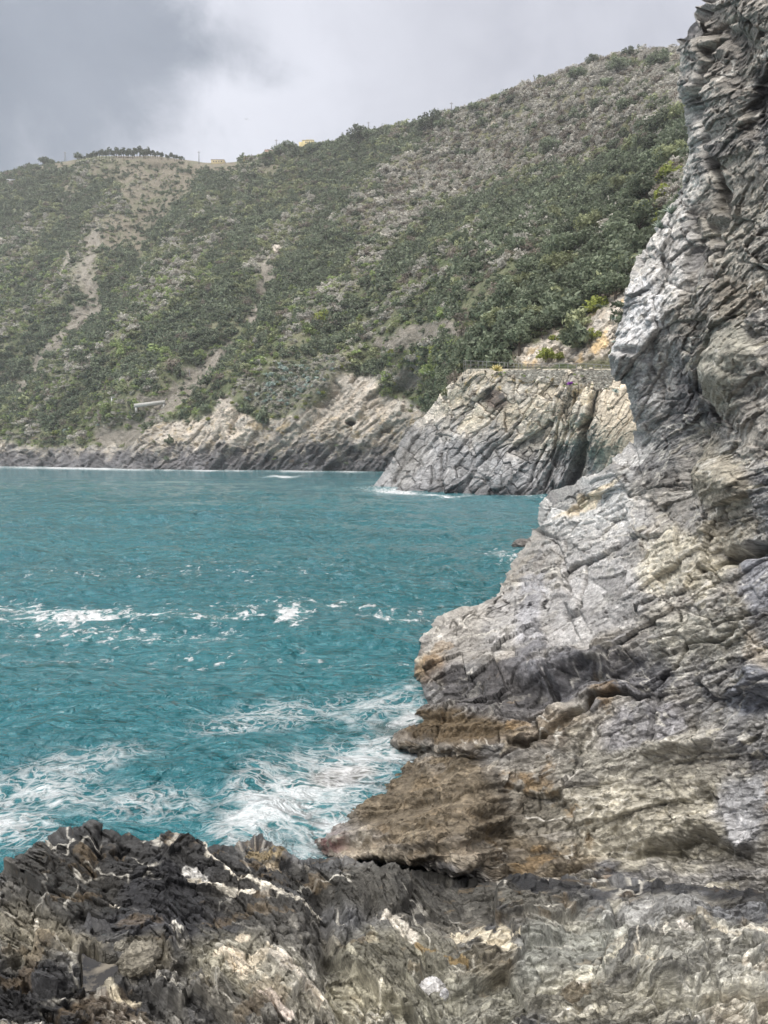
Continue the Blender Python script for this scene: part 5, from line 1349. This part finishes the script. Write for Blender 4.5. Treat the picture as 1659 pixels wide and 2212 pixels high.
for x, y, r_, lab in ((1440, 470, 24, "striped agave, upper of the two on the cliff edge"), (1415, 497, 22, "striped agave, lower of the two on the cliff edge")):
    p = spot(x + 4, y + 4, 'cliff'); single("agave", AGM2, p + np.array([0, -0.15, 0.1]), lab, "agave", None, 0.7, r_ * mpp_at(p), 0.5)
for x, y, r_, on, lab in ((1319, 694, 12, 'hill', "blue green agave on tan rock right of the large spurge"), (1325, 746, 9, 'hill', "small blue green agave on tan rock near the cliff"), (989, 768, 15, 'hill', "blue green agave cluster by the start of the railing"), (1327, 846, 10, 'cape', "blue green succulent hanging on the headland beside the cliff")):
    p = spot(x, y, on); single("agave", AGM, p + np.array([0, -0.4, 0.1]), lab, "agave", None, 0.7, r_ * mpp_at(p), 0.5)
for i in range(64):
    a, b = rng.normal(0, 48), rng.normal(0, 20)
    x, y = 632 + a, 828 - 0.35 * a + b
    p = spot(x, y); single("agave", AGM, p + np.array([0, -0.3, 0.2]), "blue green agave growing in the patch on the far lower slope", "agave", "agaves in the patch on the lower slope", rng.uniform(0, 6), rng.uniform(8, 12) * mpp_at(p), 0.5)
for x, y in ((112, 946), (140, 930), (150, 925), (210, 920), (725, 745), (730, 755), (1035, 660), (1045, 668), (1030, 675), (1105, 655)):
    p = spot(x, y); single("agave", AGM, p + np.array([0, -0.3, 0.2]), "small blue green agave standing alone outside the agave patch", "agave", "scattered agaves", rng.uniform(0, 6), rng.uniform(6, 8) * mpp_at(p), 0.5)
p = spot(1232, 828, 'cape'); single("flowering_plant", mesh_np("flowering_plant", *leaf_cloud(470, 16, 26, (1, 0.7, 0.9), 0.25, 0.35, -0.3), (LM['purple'],)), p + np.array([0, -0.3, 0]), "purple flowering plant hanging on the headland below the railing", "flower", None, 0, 7.0 * mpp_at(p))
for x, y, r_, k, lab in ((1068, 770, 24, 'dark', "narrow dark bush growing through the railing above the yellow agave"), (975, 815, 30, 'dry', "grey brown bush hanging over the left end of the headland"), (1060, 790, 18, 'dark', "dark bush left of the yellow agave"), (1070, 740, 26, 'dry', "grey leafless bush behind the railing above the yellow agave"), (1290, 805, 8, 'grass', "green tuft at the right end of the railing"), (1020, 852, 14, 'dry', "grey bush in a crack on the headland face"), (960, 850, 16, 'mid', "green bush at the left edge of the headland")):
    p = spot(x, y, 'cape' if y > 795 else 'hill'); single("bush", SRC[k][0].data, p + np.array([0, -0.3, 0]), lab, "shrub", None, 1.0, (r_ * mpp_at(p) * 0.75, r_ * mpp_at(p) * 0.75, r_ * mpp_at(p)))

for i in range(26):
    x = rng.uniform(1030, 1320); y = 806 + rng.uniform(0, 40) * (x - 1000) / 320
    p = spot(x, y, 'cape'); k = ('grass', 'dry', 'mid')[i % 3]
    single("tuft", SRC[k][1].data, p + np.array([0, -0.6, 0]), "small tuft of weeds growing on the top of the headland under the railing", "plant", "tufts under the railing", rng.uniform(0, 6), rng.uniform(2.5, 6) * mpp_at(p))
# ---- the path's railing and the dry stone wall under it
METAL = simple_mat("rail_grey_steel", (0.20, 0.20, 0.195), 0.55, 0.2, 3, 0, 0.3)
RT = [(1002, 779), (1028, 780), (1056, 781), (1086, 783.5), (1116, 785), (1146, 786.5), (1180, 786), (1220, 785.5), (1260, 786), (1290, 787.5), (1318, 790)]
xs = np.array([1002, 1006, 1017, 1033, 1043, 1051, 1079, 1089, 1097, 1110, 1120, 1127, 1139, 1147, 1156, 1171, 1188, 1208, 1227, 1245, 1266, 1283, 1299, 1320.0])
def rail_pt(x, up):
    y = np.interp(x, [a for a, _ in RT], [b for _, b in RT]); Yd = cape_depth(x, 803.0) * 1.006
    base = at(x, 802.0 if x < 1100 else 804.0, Yd)
    top = at(x, y, Yd)
    return base + (top - base) * up
rail = empty("railing", rail_pt(1160, 0), "long grey steel railing with thin posts along the cliff path on the headland", "railing")
def child(name, mb, mat, par, sm=False):
    me = mb.mesh(name, mat, sm)
    o = link(name, me, par); o.matrix_parent_inverse = Matrix.Translation(-Vector(par.location))
    return o
for x in xs:
    child("post", MB().tube([rail_pt(x, -0.25), rail_pt(x, 0.5), rail_pt(x, 1.0)], 0.055, 6), METAL, rail)
fine = np.linspace(1002, 1320, 60)
for u_, r_ in ((1.0, 0.05), (0.62, 0.03), (0.3, 0.03)):
    child("rail", MB().tube([rail_pt(x, u_) for x in fine], r_, 6), METAL, rail)
wx_ = np.linspace(1092, 1345, 260); wv = np.linspace(0, 1, 60)
WXg, WVg = np.meshgrid(wx_, wv)
hgt = np.interp(wx_, [1092, 1130, 1180, 1250, 1345], [10, 22, 26, 40, 46])[None]
WYg = 800 + (hgt + 11 * fbm(np.stack([wx_ / 26, wx_ * 0, wx_ * 0], -1), 3, 67)[None]) * WVg
Pw = at(WXg, WYg, cape_depth(WXg, 803.0) * (0.992 - 0.004 * WVg))
qs = np.stack([WXg / 4.2, WYg / 2.6, WXg * 0 + 0.4], -1)
hh, ee, aa, bb = facets(qs.astype(f32), 66, 0.5)
Pw = Pw + np.array([0, -1.0, 0]) * (0.12 * hh + 0.16 * smooth(0.0, 0.25, ee))[..., None]
cw = mix(np.array((0.28, 0.265, 0.225)), np.array((0.42, 0.40, 0.35)), aa[..., None]); cw = mix(cw, np.array((0.58, 0.56, 0.5)), (bb > 0.9)[..., None] * 1.0)
single("retaining_wall", mesh_np("retaining_wall", Pw.reshape(-1, 3), grid_faces(*WXg.shape), (MAT_ROCK_FAR,), {'col': cw.reshape(-1, 3), 'wet': np.zeros(WXg.size)}, True), (0, 0, 0), "dry stone retaining wall below the railing on top of the headland", "wall")

# ---- concrete footbridge on the slip, posts and huts on the far slope
CONC = simple_mat("pale_concrete", (0.50, 0.49, 0.46), 0.85, 0.12, 1.5, 0.01); WOOD = simple_mat("weathered_wood", (0.22, 0.18, 0.14), 0.8, 0.3, 2); POLE = simple_mat("grey_pole", (0.22, 0.22, 0.23), 0.7, 0.2, 1)
a = spot(290, 877) + np.array([0, -2.0, 0.6]); b = spot(356, 868) + np.array([0, -2.0, 0.6])
b[1] = a[1] = min(a[1], b[1])
a = at(289, 876, a[1]); b = at(357, 868, a[1])
fb_ = empty("footbridge", (a + b) / 2, "pale concrete footbridge crossing the grey rockslide above the sea", "bridge")
L_ = np.linalg.norm(b - a); ang = math.atan2(b[2] - a[2], b[0] - a[0])
Mr = [[math.cos(ang), 0, -math.sin(ang)], [0, 1, 0], [math.sin(ang), 0, math.cos(ang)]]
mid = (a + b) / 2
child("deck", MB().box(mid + np.array([0, 1.0, -0.75]), (L_, 2.2, 0.35), 0, Mr), CONC, fb_)
child("parapet", MB().box(mid + np.array([0, -0.12, 0.1]), (L_ - 0.3, 0.2, 1.5), 0, Mr), CONC, fb_)
for t in (0.06, 0.94):
    q = a + (b - a) * t; child("pier", MB().box(q + np.array([0, 1.0, -2.2]), (0.9, 1.8, 2.6)), CONC, fb_)
p = spot(410, 815); o = empty("post", p, "thin leaning grey post on the rockslide between the shrubs", "post"); child("shaft", MB().tube([p, p + np.array([-0.5, 0, 4.2])], 0.16, 8), POLE, o); child("cap", MB().tube([p + np.array([-0.5, 0, 4.2]), p + np.array([-0.5, 0, 4.35])], 0.24, 8), POLE, o)
def house(px0, px1, py0, py1, wall, roofc, label, cat, wins, flat=True, crenel=False, yaw=0.0, depth=8.0, lift=0.0, name="house"):
    q = spot((px0 + px1) / 2, py1, 'hill'); Yd = q[1] + 1.5
    c0 = at(px0, py1, Yd); c1 = at(px1, py1, Yd); t0 = at(px0, py0, Yd)
    w_, h_ = c1[0] - c0[0], t0[2] - c0[2]
    o = empty(name, ((c0[0] + c1[0]) / 2, Yd, c0[2]), label, cat, None, yaw)
    wm = simple_mat(name + "_plaster", wall, 0.85, 0.1, 0.5); rm = simple_mat(name + "_roof", roofc, 0.85, 0.25, 2); gm = simple_mat(name + "_window", (0.05, 0.055, 0.06), 0.25, 0.2, 1); tm = simple_mat(name + "_trim", (0.5, 0.47, 0.42), 0.8, 0.1, 1)
    link("wall", MB().box((0, depth / 2, h_ / 2 - 1.5), (w_, depth, h_ + 3)).mesh("wall", wm), o)
    if flat:
        r = link("roof", MB().box((0, depth / 2, h_ + 0.12), (w_ + 0.5, depth + 0.5, 0.24)).mesh("roof", rm), o)
        if crenel:
            mb = MB()
            for k in range(7): mb.box((-w_ * 0.12 + k * w_ * 0.09, 0.1, h_ + 0.5), (w_ * 0.05, 0.3, 0.6))
            link("battlement", mb.mesh("battlement", wm), r)
    else:
        V = np.array([(-w_ / 2 - .4, -.4, h_), (w_ / 2 + .4, -.4, h_), (w_ / 2 + .4, depth + .4, h_), (-w_ / 2 - .4, depth + .4, h_), (-w_ / 2 - .4, depth / 2, h_ + h_ * 0.35), (w_ / 2 + .4, depth / 2, h_ + h_ * 0.35)])
        link("roof", MB().add(V, [(0, 1, 5, 4), (2, 3, 4, 5), (0, 4, 3), (1, 2, 5), (3, 2, 1, 0)]).mesh("roof", rm), o)
    for (u0, v0, ww, hh_) in wins:
        x, z = (u0 - 0.5) * w_, v0 * h_
        f = link("window", MB().box((x, -0.03, z), (ww + 0.3, 0.1, hh_ + 0.3)).mesh("window", tm), o)
        link("pane", MB().box((x, -0.07, z), (ww, 0.1, hh_)).mesh("pane", gm), f)
    return o
YEL = (0.62, 0.53, 0.28)
hy = house(653, 678, 303, 318, YEL, (0.5, 0.42, 0.25), "two storey pale yellow house with battlements on the ridge skyline", "house", [(0.30, 0.72, .6, 1.1), (0.42, 0.72, .6, 1.1), (0.62, 0.72, 1.0, 1.5), (0.30, 0.30, .6, .9), (0.42, 0.30, .6, .9), (0.62, 0.30, 1.0, 1.4)], True, True)
link("wing", MB().box((-6.8, 4, 1.2), (3.4, 7, 7.4)).mesh("wing", simple_mat("wing_plaster", YEL, 0.85, 0.1, 0.5)), hy)
house(572, 592, 324, 337, (0.60, 0.42, 0.33), (0.40, 0.24, 0.16), "small salmon pink house half hidden by ridge trees", "house", [(0.45, 0.4, .9, 1.7), (0.85, 0.62, .8, 1.2)], False)
house(456, 484, 345, 352, (0.46, 0.38, 0.22), (0.35, 0.25, 0.17), "long low ochre building on the ridge by the tall pole", "building", [(0.2, 0.5, 1.0, 1.0), (0.4, 0.5, 1.0, 1.0), (0.6, 0.5, 1.0, 1.0), (0.8, 0.5, 1.0, 1.0)])
house(526, 537, 341, 348, (0.46, 0.38, 0.2), (0.35, 0.25, 0.17), "tiny ochre hut on the ridge between the long building and the pink house", "hut", [(0.5, 0.5, 0.9, 1.0)])
house(14, 32, 387, 394, (0.62, 0.63, 0.64), (0.42, 0.42, 0.42), "low white house at the left end of the ridge", "house", [(0.25, 0.5, 0.9, 0.9), (0.7, 0.5, 0.9, 0.9)])
house(1328, 1342, 113, 121, (0.34, 0.32, 0.28), (0.30, 0.28, 0.25), "small stone hut on the top of the right hand hill", "hut", [(0.5, 0.4, 0.8, 1.2)], False)
house(1062, 1076, 262, 272, (0.42, 0.38, 0.29), (0.40, 0.36, 0.27), "ruined stone hut in the olive scrub of the upper slope", "hut", [(0.3, 0.5, 0.8, 1.0)])
house(68, 88, 946, 952, (0.22, 0.18, 0.14), (0.30, 0.23, 0.16), "small brown hut just above the sea cliffs at the far left", "hut", [(0.5, 0.5, 1.4, 1.2)])
house(240, 247, 858, 863, (0.68, 0.68, 0.66), (0.5, 0.5, 0.5), "tiny white hut among bushes near the footbridge", "hut", [(0.5, 0.5, 0.5, 0.6)])

def utility_pole(px, top, bot, label, lattice=False):
    q = spot(px, bot); q[1] += 1; p0 = at(px, bot + 2, q[1]); p1 = at(px, top, q[1]); H = p1[2] - p0[2]
    o = empty("utility_pole", p0, label, "pole")
    if lattice:
        mb = MB()
        for sx, sy in ((-1, -1), (1, -1), (1, 1), (-1, 1)): mb.tube([(sx * .9, sy * .9, 0), (sx * .3, sy * .3, H)], 0.11, 5)
        for k in range(8):
            z0, z1 = H * k / 8, H * (k + 1) / 8; w0, w1 = .9 - .6 * k / 8, .9 - .6 * (k + 1) / 8
            mb.tube([(-w0, -w0, z0), (w1, -w1, z1)], 0.07, 4); mb.tube([(w0, -w0, z0), (-w1, -w1, z1)], 0.07, 4)
        link("mast", mb.mesh("mast", POLE), o)
    else:
        link("mast", MB().tube([(0, 0, 0), (0, 0, H * 0.6), (0, 0, H)], [0.42, 0.36, 0.28], 8).mesh("mast", POLE), o)
    c = link("crossarm", MB().box((0, 0, H * 0.9), (2.6, 0.22, 0.3)).mesh("crossarm", POLE), o)
    mb = MB()
    for x in (-1.1, 0, 1.1): mb.tube([(x, 0, H * 0.9 + 0.15), (x, 0, H * 0.9 + 0.7)], 0.12, 6)
    link("insulator", mb.mesh("insulator", CONC), c)
utility_pole(430, 326, 353, "tall grey pole on the ridge right of the pine row"); utility_pole(597, 301, 326, "grey pole rising behind the pink house on the ridge"); utility_pole(796, 263, 287, "pole on the bare ridge line right of the yellow house"); utility_pole(975, 221, 247, "pole on the ridge beside the small round pine, upper right")
utility_pole(141, 328, 347, "lattice pylon on the ridge left of the pine row", True); utility_pole(55, 356, 366, "small lattice mast at the far left of the ridge", True)

# ---- ridge pines and skyline trees
def pine_parts(seed, tall=1.0):
    r = np.random.default_rng(seed)
    V, fl = leaf_cloud(seed, 26, 18, (0.19 + 0.03 * (seed % 3), 0.2, 0.36), 0.09, 0.10, -0.8)
    crown = mesh_np("crown", V + np.array([0, 0, 0.56]), fl, (LM['pine'],))
    return crown, MB().tube([(0, 0, -0.15), (r.normal(0, .02), r.normal(0, .02), 0.4), (r.normal(0, .03), 0, 0.8)], [0.03, 0.024, 0.012], 6).mesh("trunk", BARK, True)
PINES = [pine_parts(500 + i) for i in range(4)]
for i in range(58):
    x = 166 + (400 - 166) * ((i + rng.uniform(-0.3, 0.3)) / 58.0)
    r_y = np.interp(x, RIDGE[:, 0], RIDGE[:, 1]); p = spot(x, r_y + rng.uniform(0, 4)); hp = rng.uniform(0.75, 1.1) * np.interp(x, [166, 200, 225, 300, 350, 400], [10, 16, 21, 20, 16, 10]) * rng.uniform(0.8, 1.15)
    place_tree("pine_tree", PINES[i % 4], p, hp * mpp_at(p), "slim dark pine in the row along the left skyline", "pines along the left skyline", w=rng.uniform(0.85, 1.2))
for x, y, h_, k, lab in ((96, 354, 16, 'dark', "round dark tree alone on the left ridge"), (112, 352, 9, 'dark', "low dark bush right of the lone ridge tree"), (167, 340, 13, 'dark', "round tree at the left start of the pine row"), (605, 340, 26, 'dark', "dark tree in front of the pink house"), (622, 330, 26, 'dark', "dark tree right of the pink house"), (580, 345, 20, 'dark', "dark tree below the pink house"),
                         (676, 330, 22, 'dark', "round tree below the yellow house"), (640, 335, 20, 'dark', "dark tree left of the yellow house"), (693, 318, 12, 'dark', "small tree right of the yellow house"), (771, 310, 34, 'dark', "big dark tree on the skyline right of the yellow house"), (795, 302, 22, 'dark', "dark tree beside the big skyline tree"), (820, 290, 14, 'dark', "low tree on the skyline near the bare pole"),
                         (931, 282, 40, 'dark', "largest dark tree on the middle skyline"), (950, 282, 24, 'dark', "dark tree just right of the largest skyline tree"), (915, 290, 24, 'dark', "dark tree just left of the largest skyline tree"), (986, 240, 13, 'pine', "small round pine on the skyline by a pole"), (1024, 243, 22, 'dark', "round dark bush on the rising skyline"), (1087, 214, 15, 'pine', "umbrella pine on the rising skyline"), (1067, 218, 14, 'mid', "pale bush left of the umbrella pine"),
                         (1245, 175, 28, 'dark', "dark round tree on the upper right slope"), (1277, 140, 20, 'dark', "dark green tree on the upper right skyline"), (1356, 122, 19, 'dark', "pointed bush beside the hut on the hilltop"), (1423, 150, 36, 'dark', "wide dark bush near the hilltop by the cliff"), (1330, 160, 30, 'dark', "wide dark bush below the hilltop hut"), (1395, 200, 14, 'dark', "small dark bush in the olive scrub right"), (1195, 247, 12, 'grass', "single fresh green bush in the olive scrub"),
                         (1190, 190, 14, 'dark', "small dark tree below the right skyline"), (1380, 215, 12, 'dark', "dark bush between olive rows"), (1040, 275, 20, 'dark', "dark bush near the ruined hut"), (1290, 240, 26, 'dark', "dark bush in the middle of the olive slope"), (1350, 245, 30, 'dark', "dark clump at the lower edge of the olive slope"), (1185, 340, 40, 'dark', "large dark tree below the olive slope")):
    p = spot(x, y); parts = TREES[0] if k == 'dark' else TREES[3] if k != 'pine' else PINES[0]
    place_tree("skyline_tree" if y < 360 and x < 1300 else "hill_tree", parts, p - np.array([0, 0, 0.15 * h_ * mpp_at(p)]), h_ * mpp_at(p) * 1.1, lab, None, w=1.25)

# ---- loose rocks
def boulder(seed, R, colr, sub=5, rough=0.16):
    bm = bmesh.new(); bmesh.ops.create_icosphere(bm, subdivisions=sub, radius=1.0)
    V = np.array([v.co[:] for v in bm.verts]); Fc = np.array([[v.index for v in f.verts] for f in bm.faces]); bm.free()
    q = (V * 1.5 + seed * 3.3).astype(f32)
    h1, e1, a1, b1 = facets(q, seed, 0.9); h2, e2, a2, b2 = facets(q * 3, seed + 2, 0.8); h3, _, a3, _ = facets(q * 9, seed + 3, 0.8)
    r = 1 + rough * (1.3 * h1 + 0.6 * h2 + 0.25 * h3) + 0.14 * fbm(q, 3, seed)
    c = np.array(colr) * (1 + 0.4 * (a1 - 0.5) + 0.4 * (a2 - 0.5) + 0.3 * (a3 - 0.5))[:, None]
    return mesh_np("rock", V * r[:, None] * np.array(R), Fc, (MAT_ROCK_NEAR,), {'col': np.clip(c, 0.02, 0.75), 'wet': np.zeros(len(V))}, False)
import bmesh
for x, y, rx, rz_, on, colr, lab, nm in ((931, 2141, 26, 16, 'fore', (0.46, 0.455, 0.45), "white quartz stone lying in a hollow of the foreground rocks", "quartz_stone"), (960, 2152, 8, 11, 'fore', (0.42, 0.42, 0.43), "small pale pebble beside the white quartz stone", "pebble"),
                                    (300, 2082, 34, 28, 'fore', (0.20, 0.185, 0.15), "rounded brown boulder beside the large tide pool", "boulder"), (262, 2048, 14, 10, 'fore', (0.19, 0.18, 0.15), "small grey brown rock above the tide pool", "rock"), (1128, 1934, 0, 0, 'fore', (0.3, 0.2, 0.1), None, None)):
    if lab is None: continue
    p = spot(x, y, on); m = mpp_at(p)
    single(nm, boulder(x % 13, (rx * m, rx * m * 0.8, rz_ * m), colr), p + np.array([0, 0, 0.35 * rz_ * m]), lab, "rock", None, 0.5)
c_ = at(1146, 1192, 46.0); single("sea_rock", boulder(5, (34 * 46 / F, 1.2, 20 * 46 / F), (0.17, 0.16, 0.15), 6, 0.2), (c_[0], 46.0, 0.35), "dark rock rising from the sea at the foot of the cliff", "rock", None, 0.0)
c_ = at(1098, 1211, 42.0); single("reef", boulder(8, (1.0, 0.8, 0.22), (0.13, 0.125, 0.115), 5, 0.2), (c_[0], 42.5, 0.03), "low wet reef awash beside the dark sea rock", "rock", None, 0.0)

# ---- a gull far out over the ridge
p = at(532, 258, 420.0)
g_ = empty("gull", p, "single small grey gull flying above the ridge", "bird")
W_ = simple_mat("gull_plumage", (0.35, 0.35, 0.36), 0.8, 0.1, 2)
mb = MB(); mb.tube([(0, -0.5, 0), (0, -0.25, 0.02), (0, 0.1, 0), (0, 0.5, 0.02)], [0.05, 0.15, 0.13, 0.03], 8)
for s in (-1, 1):
    mb.add([(0, -0.15, .05), (s * .6, -0.2, .35), (s * 1.3, .05, .18), (s * .6, .1, .33), (0, .2, .05), (s * .6, -.05, .30)], [(0, 1, 3, 4), (1, 2, 3), (0, 5, 1), (4, 3, 5), (5, 2, 1), (5, 3, 2)])
link("body", mb.mesh("body", W_), g_)
print("things", round(time.time() - T0, 1))
# ------------------------------------------------------------------ the air between here and the hills
m, nt, nd, lk = mat_new("sea_haze")
pv = N(nt, 'ShaderNodeVolumePrincipled'); pv.inputs['Density'].default_value = HAZE; pv.inputs['Color'].default_value = (0.97, 0.98, 1.0, 1); pv.inputs['Anisotropy'].default_value = 0.2
o = N(nt, 'ShaderNodeOutputMaterial'); lk.new(pv.outputs[0], o.inputs['Volume'])
top = max(float(HILL_P[..., 2].max()) + 40, 300)
link("haze", MB().box((-100, 780, (top - 2.6) / 2), (2600, 1640, top + 2.6)).mesh("haze", m), kind="stuff", label="thin sea haze over the bay")
